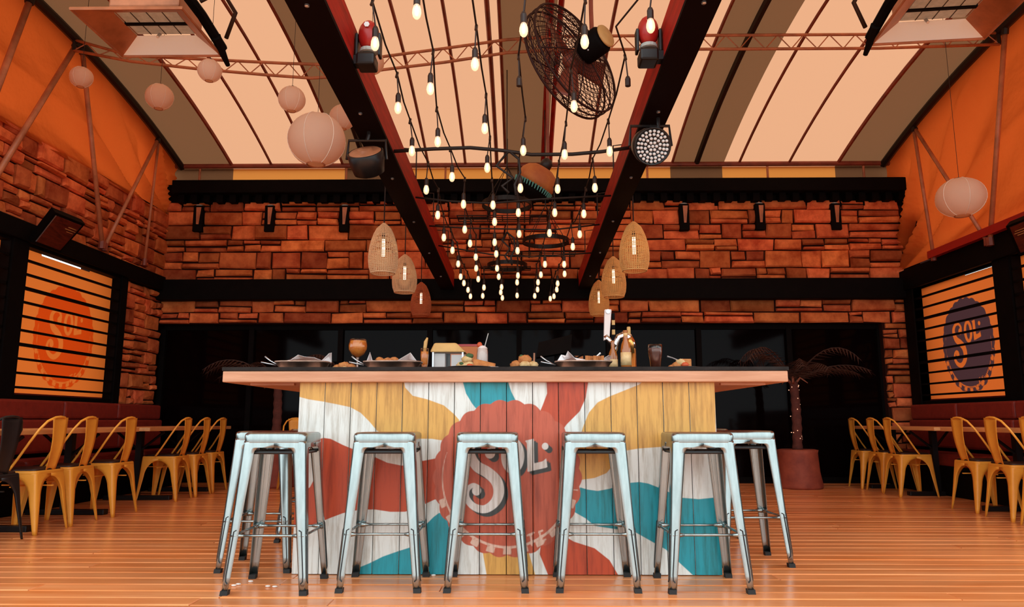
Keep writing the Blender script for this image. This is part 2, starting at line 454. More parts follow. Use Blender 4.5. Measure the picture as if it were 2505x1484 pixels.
def letters(u, v):
    s = 1/741.8
    S = [(560,285),(600,225),(540,160),(440,165),(375,240),(385,330),(440,415),(545,475),(635,560),(660,670),(620,770),(520,835),(410,810),(340,730),(345,645),(400,600),(455,620)]
    R = [38,24,18,26,38,46,52,54,56,54,46,38,34,30,24,20,20]
    p, r = smooth_pts([E2(*q) for q in S], [q*s for q in R])
    d = d_path(u, v, p, r)
    d = np.minimum(d, np.hypot(u-E2(570,285)[0], v-E2(570,285)[1])-52*s)
    d = np.minimum(d, np.hypot(u-E2(437,655)[0], v-E2(437,655)[1])-46*s)
    oc = E2(800, 310)
    q = np.sqrt(((u-oc[0])/(118*s))**2+((v-oc[1])/(175*s))**2)
    qi = np.sqrt(((u-oc[0])/(52*s))**2+((v-oc[1])/(125*s))**2)
    dO = np.maximum((q-1)*118*s, (1-qi)*52*s)
    d = np.minimum(d, dO)
    Lp = [E2(*t) for t in [(925,160),(1015,140),(1018,385),(1105,365),(1140,335),(1152,425),(950,470),(945,185)]]
    d = np.minimum(d, d_poly(u, v, Lp))
    d = np.minimum(d, np.hypot(u-E2(1130,215)[0], v-E2(1130,215)[1])-34*s)
    return d
def logo_sdf(u, v):
    th = np.arctan2(v, u); r = np.hypot(u, v)
    cap = r-(1.0+.036*np.abs(np.cos(13*th))-.020)
    # rim band: light ring, open along the upper part
    low = np.clip(np.sin(th)*1.0+.35, 0, 1)
    ring = np.where((th > -0.15) | (th < -2.75), np.abs(r-.885)-.012*(.3+low), 1.0)
    crimp = np.abs(((th*26/(2*PI)) % 1.0)-.5)-.24
    band = np.maximum(np.abs(r-.94)-.035, crimp*.2)
    ring = np.minimum(ring, np.where((th > 0.15) & (th < 2.95), band, 1.0))
    # the two readable letters on the rim
    s = 1/741.8
    for a, b in [((945,1088),(1012,1062)),((978,1078),(992,1182)),((1062,1052),(1092,1146)),((1062,1056),(1098,1040)),((1076,1098),(1106,1086)),((1092,1146),(1128,1126))]:
        ring = np.minimum(ring, d_seg(u, v, E2(*a), E2(*b), 9*s, 9*s))
    lt = letters(u, v)
    dk = letters(u-.030, v-.026)
    dk2 = letters(u-.055, v-.045)
    return {'cap': cap, 'ring': ring, 'shade': np.minimum(dk, dk2), 'letter': lt}

M['blind_l'] = cloth('blind_orange_logo', (0.558,0.1085,0.0155), (.4,.09,.02), .85, sdf=[('cap', (0.496,0.0403,0.0031)), ('ring', (0.558,0.1085,0.0155)), ('letter', (0.558,0.1085,0.0155))])
M['blind_r'] = cloth('blind_dark_logo', (0.5115,0.0899,0.01395), (.4,.09,.02), .85, sdf=[('cap', (0.05425,0.02015,0.0217)), ('ring', (0.5115,0.0899,0.01395)), ('letter', (0.5115,0.0899,0.01395))])
M['blind'] = cloth('blind_plain', (0.527,0.0961,0.01395), (.4,.09,.02), .85)

# left wall
wl = MB().box(XL-.25, XL, YF, YB, Z_HEAD+.22, 3.68)
wall_left = struct(wl.build('wall_left', 'mortar'))
stones(wall_left, (XL, 3.2, Z_HEAD+.20), (0,1,0), (0,0,1), (1,0,0), YB-3.2, 3.66-Z_HEAD-.20, 21, .13, .22, .18, .46)
struct(MB().box(XL-.1, XL+.10, YF, YB-.1, Z_HEAD+.03, Z_HEAD+.22).build('trim_3', 'black', bevel=.01))
struct(MB().box(XL-.1, XL+.05, YF, YB, 0, Z_SILL-.05).build('wall_left_lower', 'black'))
for (a, b) in ((6.84, 7.06), (8.79, 8.92), (4.9, 5.1)):
    struct(MB().box(XL-.1, XL+.07, a, b, Z_SILL-.1, Z_HEAD+.1).build('wall_left_post', 'black'))
pier = struct(MB().box(XL-.2, XL-.02, 8.92, YB, Z_SILL-.1, Z_HEAD+.05).build('wall_left_pier', 'mortar'))
stones(pier, (XL-.02, 8.92, Z_SILL-.05), (0,1,0), (0,0,1), (1,0,0), YB-8.92, Z_HEAD-Z_SILL+.08, 22, .1, .2, .18, .4)
slat_window('window_1', XL, 1, 7.08, 8.77, 'blind_l', logo=(7.97, 1.72, .53, .56), slit=(.22, .72))
slat_window('window_2', XL, 1, 5.12, 6.82, 'blind', slit=(.55, .97))
# right wall
struct(MB().box(XR-.10, XR+.1, YF, YB-.05, Z_HEAD+.0, Z_HEAD+.27).build('trim_4', 'black', bevel=.01))
struct(MB().box(XR-.16, XR+.1, YF, YB-.9, Z_HEAD+.27, Z_HEAD+.36).build('trim_5', 'red'))
struct(MB().box(XR-.05, XR+.1, YF, YB, 0, Z_SILL-.05).build('wall_right_lower', 'black'))
for (a, b) in ((7.66, 7.93), (9.6, 9.82), (5.7, 5.95)):
    struct(MB().box(XR-.07, XR+.1, a, b, Z_SILL-.1, Z_HEAD+.1).build('wall_right_post', 'black'))
slat_window('window_3', XR, -1, 7.95, 9.60, 'blind_r', logo=(8.72, 1.70, .50, .56), slit=(.02, .42))
slat_window('window_4', XR, -1, 5.97, 7.64, 'blind')
struct(MB().box(XR-.02, XR+.15, 9.60, YB+.1, 0, Z_HEAD).build('wall_right_pier', 'mortar'))

# canvas side sheets ------------------------------------------------------
def canvas(name, X, sgn, zlow, seed):
    r = random.Random(seed); ph = [r.uniform(0, 6) for _ in range(6)]
    def f(u, v):
        yy = YF+(YB-YF+.02)*u; zt = roof_z(yy)-.02; z = zlow+(zt-zlow)*v
        # loose folds that run to the far corner
        a = math.atan2(z-zlow+.4, YB+.35-yy)
        dd = math.hypot(z-zlow+.4, YB+.35-yy)
        wv = -.22*abs(math.sin(11*a+ph[0]+.5*dd))*min(1, .25+1.0/(dd+.3))+.03*math.sin(29*a+ph[1]-1.3*dd)+.03*math.sin(2.3*yy+ph[2])*math.sin(3*v+ph[3])
        wv += .05*math.sin(PI*v)*math.sin(1.9*yy+ph[4])
        k = min(1, 6*v, 6*(1-v)+.15)
        return (X+sgn*(.06+.06*v)+sgn*wv*k, yy, z)
    m = MB().grid(f, 170, 60)
    return struct(m.build(name, 'canvas', smooth=True))
canvas('wall_left_canvas', XL, 1, 3.60, 4)
canvas('wall_right_canvas', XR, -1, Z_HEAD+.30, 9)

# ================================================================ vaulted roof
roofx = [XL-.1, -4.09, -2.50, -1.88, -.216, .37, 2.10, 2.83, 4.41, XR+.1]
ceiling = struct(MB().tube([(XL+.1, YB-.06, roof_z(YB)-.03), (XR-.1, YB-.06, roof_z(YB)-.03)], .035).build('ceiling', 'rib'))
for i in range(9):
    a, b = roofx[i], roofx[i+1]
    m = MB().grid(lambda u, v: (a+(b-a)*v, YF+(YB+.12-YF)*u, roof_z(YF+(YB+.12-YF)*u)), 36, 4)
    m.build('roof_panel', 'roofb' if i % 2 == 0 else 'roof', ceiling, smooth=True)
def arch(x, dz=-.035, n=24, y0=YF, y1=YB-.05):
    return [(x, y0+(y1-y0)*i/n, roof_z(y0+(y1-y0)*i/n)+dz) for i in range(n+1)]
for x in (-4.06, -3.50, -2.95, -2.50, -1.30, -.78, -.34, -.22, .95, 1.52, 2.10, 3.03, 3.72, 4.40):
    MB().tube(arch(x), .019 if x not in (-.34, 4.40, -4.06) else .026, 6).build('rib', 'rib', ceiling)
for x in (-2.18, 2.44):
    MB().tube(arch(x), .04, 6).build('rib', 'ribk', ceiling)
for x in (.30, .40):
    MB().tube(arch(x, -.07), .03, 6).build('rib', 'beam', ceiling)
for x in (XL+.18, XR-.18):
    MB().tube(arch(x, -.06), .05, 8).build('edge_tube', 'ribk', ceiling)
# strip of cloth between the roof edge and the gutter beam
for i in range(9):
    a, b = roofx[i], roofx[i+1]
    m = MB().grid(lambda u, v: (a+(b-a)*u, YB+.08, Z_GUT1-.02+(roof_z(YB)-.02-Z_GUT1+.06)*v), 4, 2)
    m.build('eave_panel', 'roofb' if i % 2 == 0 else 'eave', ceiling)
for px in (490, 848, 1090, 1583, 1877, 2112):
    p = at_y(px, 410, YB-.05)
    MB().tube([(p.x, YB-.05, Z_GUT1-.01), (p.x, YB-.05, roof_z(YB)-.02)], .016, 6).build('eave_post', 'pole', ceiling)

# ================================================================ long dark beams over the bar
def beam(name, x0, x1, label):
    zf, zb = 2.78, 2.555
    yf, yb = 1.2, YB-.12
    h = .24
    o = thing(name, label, 'beam', ((x0+x1)/2, yf, zf)); L = o.location
    b = [(x0,yf,zf+.02),(x1,yf,zf+.02),(x1,yb,zb+.02),(x0,yb,zb+.02)]
    t = [(x0,yf,zf+h),(x1,yf,zf+h),(x1,yb,zb+h),(x0,yb,zb+h)]
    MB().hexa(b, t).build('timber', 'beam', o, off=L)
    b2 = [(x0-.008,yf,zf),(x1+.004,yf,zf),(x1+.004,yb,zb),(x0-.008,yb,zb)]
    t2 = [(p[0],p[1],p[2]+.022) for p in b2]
    MB().hexa(b2, t2).build('black_underside', 'beamlow', o, off=L)  # separate black layer along the whole underside
    for k in range(7):
        yy = yf+.8+k*1.15; zz = zf+(zb-zf)*(yy-yf)/(yb-yf)
        MB().lathe([(.012,0),(.012,-.008),(.006,-.012)], 8, ((x0+x1)/2, yy, zz)).build('bolt', 'silver', o, off=L)
    return o
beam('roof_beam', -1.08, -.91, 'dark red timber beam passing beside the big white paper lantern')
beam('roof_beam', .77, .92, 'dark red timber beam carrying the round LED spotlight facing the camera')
def beam_z(y): return 2.78+(2.555-2.78)*(y-1.2)/(YB-.12-1.2)

# ================================================================ bar counter
YP = 4.13                                            # plane of the painted front
BX0, BX1 = -1.245, 1.075
BT0, BT1, ZU, ZT = -1.665, 1.468, 1.03, 1.092
BYB = 6.9
bar = thing('bar_counter', 'island bar with painted plank front and thick timber top', 'bar', (0, YP, 0)); BL = bar.location
def part(m, name, ma, root=bar, **k): return m.build(name, ma, root, off=root.location, **k)
part(MB().box(BT0, BT1, YP-.045, BYB, ZU, ZT), 'timber_top', 'barwood', bevel=.006)
part(MB().box(BT0-.004, BT1+.006, YP-.05, BYB+.01, ZT, ZT+.022), 'top_slab', 'bartop', bevel=.004)
part(MB().box(BX0+.03, BX1-.03, YP+.03, BYB-.4, 0, ZU), 'carcass', 'black')
for s, x in ((-1, BX0), (1, BX1)):
    n = 14
    for i in range(n):
        y0 = YP+.03+(BYB-.45-YP)*i/n; y1 = YP+.03+(BYB-.45-YP)*(i+1)/n-.004
        part(MB().box(min(x, x-s*.025), max(x, x-s*.025), y0, y1, 0, ZU), 'side_plank', 'barwood')
    part(MB().box(x+s*.05, x+s*.30, YP+.06, YP+.10, ZU-.012, ZU), 'bracket', 'barwood')
def C4(pts): return [(700+x/2.747, 900+y/2.747) for x, y in pts]
def C5(pts): return [(1200+x/2.748, 900+y/2.748) for x, y in pts]
SHAPES = [
 ('yellow', C4([(60,80),(790,80),(800,130),(850,185),(950,210),(1060,250),(1130,310),(1165,350),(1140,400),(1075,490),(980,475),(900,475),(800,480),(700,465),(610,420),(560,360),(500,300),(430,262),(350,245),(250,225),(150,210),(60,185)])),
 ('yellow', C5([(1040,70),(1510,70),(1515,510),(1170,528),(1000,540),(905,555),(850,620),(780,705),(700,738),(600,752),(560,700),(560,560),(600,470),(620,400),(660,300),(720,230),(800,190),(900,150),(1000,110)])),
 ('yellow', [(1180,1345),(1192,1415),(1312,1415),(1292,1345)]),
 ('teal', [(1130,925),(1140,962),(1155,987),(1172,1008),(1272,1000),(1251,958),(1240,925)]),
 ('teal', C4([(430,1410),(450,1355),(560,1310),(650,1265),(750,1230),(830,1205),(880,1130),(930,1060),(990,1000),(1030,970),(1090,1010),(1130,1100),(1060,1410)])),
 ('teal', C5([(545,960),(600,800),(650,815),(720,825),(800,810),(940,770),(1000,765),(1060,775),(1145,808),(1280,870),(1400,880),(1500,870),(1600,870),(1600,1410),(1370,1400),(1240,1280),(1180,1220),(1110,1180),(960,1095),(830,1080),(700,1060),(640,1010),(560,965)])),
 ('red', C4([(215,480),(250,468),(300,475),(380,515),(440,540),(500,562),(580,590),(680,635),(780,655),(880,630),(960,615),(1060,595),(1060,880),(1000,882),(960,900),(910,925),(800,965),(700,965),(600,950),(520,950),(440,960),(380,975),(300,1005),(240,1030),(150,1060),(20,1070),(20,880),(160,800),(210,700)])),
 ('red', C5([(375,70),(380,170),(350,250),(320,320),(400,440),(470,440),(510,380),(600,290),(640,200),(660,70)])),
 ('red', C5([(360,1010),(500,1130),(560,1165),(700,1210),(800,1290),(870,1410),(395,1410),(330,1250)])),
]
def mural_fields(X, Z):
    # every shape was read off the photo as pixels of the panel plane: turn them into metres on the panel
    out = {}
    for kind, poly in SHAPES:
        pp = [at_y(p[0], p[1], YP) for p in poly]
        d = d_poly(X, Z, [(p.x, p.z) for p in pp])
        out[kind] = np.minimum(out.get(kind, np.full(X.shape, 9.0)), d)
    c = at_y(1241, 1167, YP); r = at_y(1421, 1167, YP).x-c.x
    u, v = (X-c.x)/r, -(Z-c.z)/(r*186/180)
    for k, a in logo_sdf(u, v).items(): out[k] = a*r
    out['glow'] = np.hypot((u-.45)*1.6, v-.42)-.0
    return out
def mural_mat():
    m = bpy.data.materials.new('mural_paint'); m.use_nodes = True
    nt = m.node_tree; N = nt.nodes; L = nt.links; p = N['Principled BSDF']
    p.inputs['Roughness'].default_value = .42
    prev = None
    layers = [('yellow', (.66,.34,.075)), ('teal', (.010,.275,.335)), ('red', (.47,.055,.014)), ('cap', (.50,.092,.045)),
              ('ring', (.70,.46,.36)), ('shade', (.035,.04,.038)), ('letter', (.72,.66,.62))]
    for a_, c_ in layers:
        a = N.new('ShaderNodeAttribute'); a.attribute_name = a_
        mr = N.new('ShaderNodeMapRange'); mr.inputs[1].default_value = -.0022; mr.inputs[2].default_value = .0022
        mr.inputs[3].default_value = 1; mr.inputs[4].default_value = 0
        L.new(a.outputs['Fac'], mr.inputs[0])
        q = N.new('ShaderNodeMix'); q.data_type = 'RGBA'; L.new(mr.outputs[0], q.inputs[0])
        if prev: L.new(prev, q.inputs[6])
        else: q.inputs[6].default_value = (.72,.72,.68,1)
        q.inputs[7].default_value = (*c_, 1); prev = q.outputs[2]
    tc = N.new('ShaderNodeTexCoord'); mp = N.new('ShaderNodeMapping'); mp.inputs['Scale'].default_value = (26, 5, 2.2)
    oi = N.new('ShaderNodeObjectInfo'); ad = N.new('ShaderNodeVectorMath'); ad.operation = 'ADD'
    sc = N.new('ShaderNodeMath'); sc.operation = 'MULTIPLY'; sc.inputs[1].default_value = 50
    L.new(oi.outputs['Random'], sc.inputs[0]); L.new(tc.outputs['Object'], mp.inputs[0]); L.new(mp.outputs[0], ad.inputs[0]); L.new(sc.outputs[0], ad.inputs[1])
    tx = N.new('ShaderNodeTexNoise'); tx.inputs['Scale'].default_value = 1.6; tx.inputs['Detail'].default_value = 7; tx.inputs['Roughness'].default_value = .65
    L.new(ad.outputs[0], tx.inputs['Vector'])
    mr = N.new('ShaderNodeMapRange'); mr.inputs[1].default_value = .45; mr.inputs[2].default_value = .78; mr.inputs[3].default_value = 0; mr.inputs[4].default_value = 1
    L.new(tx.outputs['Fac'], mr.inputs[0])
    st = N.new('ShaderNodeMix'); st.data_type = 'RGBA'; st.inputs[6].default_value = (1,1,1,1); st.inputs[7].default_value = (.46,.36,.27,1); L.new(mr.outputs[0], st.inputs[0])
    mu = N.new('ShaderNodeMix'); mu.data_type = 'RGBA'; mu.blend_type = 'MULTIPLY'; mu.inputs[0].default_value = 1
    L.new(prev, mu.inputs[6]); L.new(st.outputs[2], mu.inputs[7]); L.new(mu.outputs[2], p.inputs['Base Color'])
    bp = N.new('ShaderNodeBump'); bp.inputs['Strength'].default_value = .12; L.new(tx.outputs['Fac'], bp.inputs['Height']); L.new(bp.outputs[0], p.inputs['Normal'])
    return m
M['mural'] = mural_mat()
NP = 16
for i in range(NP):
    x0 = BX0+(BX1-BX0)*i/NP+.002; x1 = BX0+(BX1-BX0)*(i+1)/NP-.002
    m = MB(); nu, nv = 20, 118; th = .026
    yy = YP+random.uniform(-.0015, .0015)
    m.grid(lambda u, v: (x0+(x1-x0)*u, yy+(.003 if u in (0, 1) else 0), .004+(ZU-.004)*v), nu, nv)
    P = np.array(m.v); flds = mural_fields(P[:,0], P[:,2]); n0 = len(m.v)
    m.f = [tuple(f) for f in m.f]
    m.box(x0, x1, yy+.004, yy+th, .004, ZU)
    o = part(m, 'plank', 'mural')
    for k, arr in flds.items():
        if k == 'glow': continue
        full = np.concatenate([arr, np.full(len(m.v)-n0, 9.0)]).astype(np.float32)
        at = o.data.attributes.new(k, 'FLOAT', 'POINT'); at.data.foreach_set('value', full)

# ================================================================ sheet-metal stools and chairs
def corner_leg(top, foot, wfun, rc=.018, ts=()):
    """folded sheet leg at a corner: two faces that meet in a rounded edge; wfun(t) = face width"""
    m = MB(); sx = -1 if top[0] > 0 else 1; sy = -1 if top[1] > 0 else 1
    rows = []
    n = len(ts)-1
    for t in ts:
        c = Vector(top).lerp(Vector(foot), t); wx, wy = wfun(t)
        r = min(rc, wx*.45, wy*.45)
        sec = [(sx*wx, 0), (sx*(wx*.55+r*.45), 0), (sx*r, 0)]
        for k in range(1, 4):
            a = PI/2*k/4; sec.append((sx*r*(1-math.sin(a)), sy*r*(1-math.cos(a))))
        sec += [(0, sy*r), (0, sy*(wy*.55+r*.45)), (0, sy*wy)]
        rows.append([(c.x+a, c.y+b, c.z) for a, b in sec])
    k = len(rows[0])
    for r_ in rows: m.v += r_
    for i in range(n):
        for j in range(k-1):
            a = i*k+j; m.f.append((a, a+1, a+k+1, a+k))
    return m
def rsq(h, r, n=4):
    pts = []
    for cx, cy, a0 in ((h-r, h-r, 0), (-h+r, h-r, PI/2), (-h+r, -h+r, PI), (h-r, -h+r, 1.5*PI)):
        for k in range(n+1):
            a = a0+PI/2*k/n; pts.append((cx+r*math.cos(a), cy+r*math.sin(a)))
    return pts
def make_stool():
    t = thing('bar_stool', '', 'stool')
    hs, zt = .153, .715; hf = .203
    rings = [(hs+.002, .035, zt-.005), (hs+.004, .035, .742), (hs+.001, .035, .754), (hs-.008, .032, .760), (hs-.03, .03, .7605), (.05, .03, .756)]
    m = MB(); k = None
    for h, r, z in rings:
        p = rsq(h, r); k = len(p); m.v += [(a, b, z) for a, b in p]
    for i in range(len(rings)-1):
        for j in range(k): m.f.append((i*k+j, i*k+(j+1) % k, (i+1)*k+(j+1) % k, (i+1)*k+j))
    m.f.append(tuple((len(rings)-1)*k+j for j in range(k)))
    me = m.build('seat', 'steel', t, smooth=True)
    me.data.materials.append(M['seat'])
    for p in me.data.polygons:
        if p.center.z > .7575: p.material_index = 1
    def w(tt):
        if tt <= .045: return (hs+(hf-hs)*tt,)*2
        b = .062+(.034-.062)*(tt-.045)/.955
        if tt < .085:
            q = (tt-.0451)/.04; return (b+.022*(1-math.sqrt(max(0, 1-(1-q)**2))),)*2
        return (b,)*2
    tsl = [0, .02, .045]+[.0451+.04*(k/7)**2 for k in range(8)]+[.0852+.9148*k/10 for k in range(11)]
    for sx in (-1, 1):
        for sy in (-1, 1):
            lg = corner_leg((sx*hs, sy*hs, zt+.004), (sx*hf, sy*hf, .018), w, ts=tsl).build('leg', 'steel', t, smooth=True, solid=.0022)
            # raised dark line paints the pressed groove's shade on both faces; rubber foot
            T, F_ = Vector((sx*hs, sy*hs, zt)), Vector((sx*hf, sy*hf, .018))
            for ax in (0, 1):
                ps = []
                for q, ww in ((.60, .032), (.61, .020), (.70, .018), (.90, .014), (.935, .016), (.95, .026)):
                    c = T.lerp(F_, q); off = Vector((-sx*ww, sy*.0016, 0)) if ax == 0 else Vector((sx*.0016, -sy*ww, 0)); ps.append(c+off)
                MB().tube(ps, .0032, 5).build('groove_shade', 'slot', lg)
            MB().hexa([(F_.x+sx*.004-sx*a, F_.y+sy*.004-sy*b, 0) for a, b in ((0,0),(.036,0),(.036,.036),(0,.036))][::(1 if sx*sy > 0 else -1)],
                      [(F_.x+sx*.002-sx*a, F_.y+sy*.002-sy*b, .022) for a, b in ((0,0),(.036,0),(.036,.036),(0,.036))][::(1 if sx*sy > 0 else -1)]).build('rubber_foot', 'rubber', lg)
    zr = .27; q = (zt-zr)/(zt-.018); h = hs+(hf-hs)*q-.012
    for k_ in range(4):
        a = k_*PI/2; R = Matrix.Rotation(a, 3, 'Z')
        rd = MB().tube([R @ Vector((-h+.02, -h, zr)), R @ Vector((h-.02, -h, zr))], .0065, 8).build('footrest', 'steel', t, smooth=True)
        for s in (-1, 1):
            MB().tube([R @ Vector((s*(h-.055), -h, zr)), R @ Vector((s*(h-.02), -h, zr)), R @ Vector((s*(h+.002), -h, zr))], [.007, .014, .014], 8).build('lug', 'steel', rd, smooth=True)
    for s in (-1, 1):
        MB().box(-.01, .01, -.142, .142, .655, .668).build('brace', 'slot', t) if s > 0 else MB().box(-.142, .142, -.01, .01, .655, .668).build('brace', 'slot', t)
    fr = MB().tube([(a, b, .662) for a, b in rsq(hs-.014, .03)], .008, 6, closed=True).build('under_frame', 'slot', t)
    return t
stool = make_stool()
used = [False]
def put_stool(x, y, rz, label, group):
    if not used[0]:
        used[0] = True; stool.location = (x, y, 0); stool.rotation_euler = (0, 0, rz); stool['label'] = label; stool['group'] = group; return stool
    return dup(stool, (x, y, 0), rz, label, group)
SL = ['before the bare white planks next to the corner stool', 'before the painted red wave', 'before the painted cap emblem', 'where red paint meets teal paint', 'before the broad teal painted corner']
for si, (a, b, yy) in enumerate(((540, 746, 1457), (818, 1027, 1451), (1085, 1292, 1451), (1361, 1571, 1451), (1634, 1849, 1454))):
    p, q = at_z(a, yy, 0), at_z(b, yy, 0)
    put_stool((p.x+q.x)/2, (p.y+q.y)/2+.203, random.uniform(-.015, .015), 'galvanised metal bar stool '+SL[si], 'stools along the bar front')
for x, y, r, w_ in ((-1.472, 4.36, .02, 'close to the painted front'), (-1.47, 5.36, -.05, 'half hidden by other stools')):
    put_stool(x, y, r, 'metal stool at the bar end facing the orange-logo window, '+w_, 'stools at the bar end toward the orange-logo window')
for (x, y, r) in ((1.33, 4.55, .03),):
    put_stool(x, y, r, 'darker metal bar stool at the bar end near the potted palm', 'stools at the bar end toward the potted palm')
put_stool(1.36, 5.6, -.06, 'metal bar stool deeper along the bar end near the potted palm, mostly hidden', 'stools at the bar end toward the potted palm')

def make_chair(mname, label):
    t = thing('metal_chair', label, 'chair')
    hx, zt = .172, .440
    m = MB(); rings = [(hx+.002, .04, .428), (hx+.006, .04, .446), (hx, .038, .454), (hx-.03, .03, .452), (.06, .03, .446)]; k = None
    for h, r, z in rings:
        p = rsq(h, r); k = len(p); m.v += [(a, b, z) for a, b in p]
    for i in range(len(rings)-1):
        for j in range(k): m.f.append((i*k+j, i*k+(j+1) % k, (i+1)*k+(j+1) % k, (i+1)*k+j))
    m.f.append(tuple((len(rings)-1)*k+j for j in range(k)))
    m.build('seat', mname, t, smooth=True)
    m = MB()
    for h, z in ((hx-.012, .454), (hx-.014, .466), (hx-.03, .470)): m.v += [(a, b, z) for a, b in rsq(h, .035)]
    for i in range(2):
        for j in range(k): m.f.append((i*k+j, i*k+(j+1) % k, (i+1)*k+(j+1) % k, (i+1)*k+j))
    m.f.append(tuple(2*k+j for j in range(k)))
    m.build('seat_pad', 'pad', t, smooth=True)
    def w(tt):
        if tt <= .07: return (hx+.03*tt,)*2
        if tt < .42:
            q = (tt-.07)/.35; q = 1-math.sqrt(max(0, 1-(1-q)**2)); b = .052; return (b+(hx-b)*q,)*2
        return (.052+(.022-.052)*(tt-.42)/.58,)*2
    for sx in (-1, 1):
        for sy in (-1, 1):
            f = (.205 if sx > 0 else -.225, sy*.195, -.001)
            corner_leg((sx*hx, sy*hx, zt), f, w, rc=.022, ts=[0, .035, .07]+[.0701+.35*(k/12)**2 for k in range(1, 13)]+[.45+.55*k/7 for k in range(8)]).build('leg', mname, t, smooth=True, solid=.002)
    hoop = [(.035, -.176, .45), (-.02, -.176, .53), (-.10, -.172, .66), (-.155, -.155, .755), (-.185, -.115, .815), (-.205, -.055, .843), (-.21, 0, .848)]
    hoop = hoop+[(a, -b, c) for a, b, c in hoop[:-1]][::-1]
    pts, _ = [], 0
    for i in range(len(hoop)-1):
        for q in (0, .5): pts.append(Vector(hoop[i]).lerp(Vector(hoop[i+1]), q))
    pts.append(Vector(hoop[-1]))
    MB().tube(pts, .0095, 8).build('back_hoop', mname, t, smooth=True)
    m = MB().grid(lambda u, v: (-.165-.045*v-.018*math.sin(PI*v)+.012*math.cos(PI*(u-.5)), (u-.5)*(.115+.07*v), .45+.392*v), 6, 10)
    m.build('backrest', mname, t, smooth=True, solid=.002)
    MB().box(-.20, .19, -.008, .008, .335, .343).box(-.008, .008, -.185, .185, .335, .343).build('stretcher', mname, t)
    return t
ch = make_chair('chair', 'x'); chused = [False]
def put_chair(x, y, rz, label, group):
    if not chused[0]:
        chused[0] = True; ch.location = (x, y, 0); ch.rotation_euler = (0, 0, rz); ch['label'] = label; ch['group'] = group; return
    dup(ch, (x, y, 0), rz, label, group)
# place by the near rear foot: local foot (-.225, +-.195)
def chair_at(px, py, face, label, group, tw=0):
    p = at_z(px, py, 0)
    if face < 0: put_chair(p.x-.225, p.y+.195, PI+tw, label, group)
    else: put_chair(p.x+.225, p.y+.195, tw, label, group)
for i, f in enumerate(((86,1310),(171,1288),(279,1265))):
    chair_at(*f, -1, 'mustard chair '+('right beside the black chair', 'second along from the black chair', 'third along from the black chair')[i]+' at the bench table', 'mustard chairs beside the black chair', (.0, .03, -.02)[i])
for i, f in enumerate(((430,1227),(480,1216),(523,1205))):
    chair_at(*f, -1, 'mustard chair '+('farthest from', 'second closest to', 'closest to')[i]+' the dark glass at the orange-logo window table', 'mustard chairs below the orange-logo window', (.02, 0, -.02)[i])
for i, f in enumerate(((2388,1256),(2480,1277),(2580,1302))):
    chair_at(*f, 1, 'mustard chair '+('closest to', 'second closest to', 'farthest from')[i]+' the dark glass at the plain-blind window table', 'mustard chairs by the plain-blind window', (.02, -.03, 0)[i])
for i, f in enumerate(((2202,1216),(2157,1205),(2109,1196))):
    chair_at(*f, 1, 'mustard chair '+('farthest from', 'second closest to', 'closest to')[i]+' the dark glass at the dark-logo window table', 'mustard chairs below the dark-logo window', (0, .03, -.02)[i])
put_chair(-2.66, 8.9, -PI/2+.5, 'mustard metal chair standing alone in the gloom behind the bar', 'lone chair behind the bar')
bk = make_chair('chairk', 'black metal chair at the bench table, cut by the picture edge'); bk.location = (-3.74, 5.14, 0); bk.rotation_euler = (0, 0, PI-.1)

# tables with black trestle bases
def table(x0, x1, y0, y1, label, ys, xc, f0, f1):
    t = thing('dining_table', label, 'table', ((x0+x1)/2, (y0+y1)/2, 0)); L = t.location
    MB().box(x0, x1, y0, y1, .715, .752).build('tabletop', 'tabletop', t, bevel=.004, off=L)
    for yy in ys:
        MB().box(xc-.03, xc+.03, yy-.03, yy+.03, .04, .715).build('leg', 'blackm', t, off=L)
        MB().box(f0, f1, yy-.04, yy+.04, 0, .045).build('foot_bar', 'blackm', t, bevel=.006, off=L)
        for xe in (max(xc-.25, x0+.03), min(xc+.25, x1-.03)):
            MB().tube([(xc, yy, .50), (xe, yy, .70)], .014, 6).build('brace', 'blackm', t, off=L)
    return t
table(-4.40, -3.66, 5.05, 7.10, 'long timber table below the orange-glowing blinds beside the black chair', (5.65, 6.67), -4.05, -4.38, -3.68)
table(-4.40, -3.66, 7.30, 9.35, 'long timber table below the orange-logo window', (7.89, 8.83), -4.05, -4.38, -3.68)
table(4.20, 4.80, 5.3, 7.55, 'long timber table below the plain orange blind', (5.92, 7.02), 4.60, 4.24, 4.67)
table(4.25, 4.80, 7.75, 9.75, 'long timber table below the dark-logo window', (8.43, 9.335), 4.60, 4.28, 4.67)

# banquettes
def bench(x, sgn, y0, y1, label):
    t = thing('banquette', label, 'bench', (x, (y0+y1)/2, 0)); L = t.location
    def bx(a, b, y_0, y_1, z0, z1, nm, ma, bv=.02):
        xa, xb_ = x+sgn*a, x+sgn*b
        MB().box(min(xa, xb_), max(xa, xb_), y_0, y_1, z0, z1).build(nm, ma, t, bevel=bv, off=L)
    bx(.07, .50, y0, y1, 0, .32, 'plinth', 'black', .005)
    n = 5
    for i in range(n):
        a = y0+(y1-y0)*i/n+.004; b = y0+(y1-y0)*(i+1)/n-.004
        bx(.07, .52, a, b, .32, .46, 'seat_cushion', 'leather', .03)
        bx(.06, .20, a, b, .50, .83, 'back_cushion', 'leather', .025)
        bx(.06, .17, a, b, .835, 1.02, 'head_cushion', 'leather', .025)
    return t
bench(XL, 1, 4.6, 9.80, 'long maroon leather banquette under the orange-logo window')
bench(XR, -1, 4.6, 9.70, 'long maroon leather banquette under the dark-logo window')

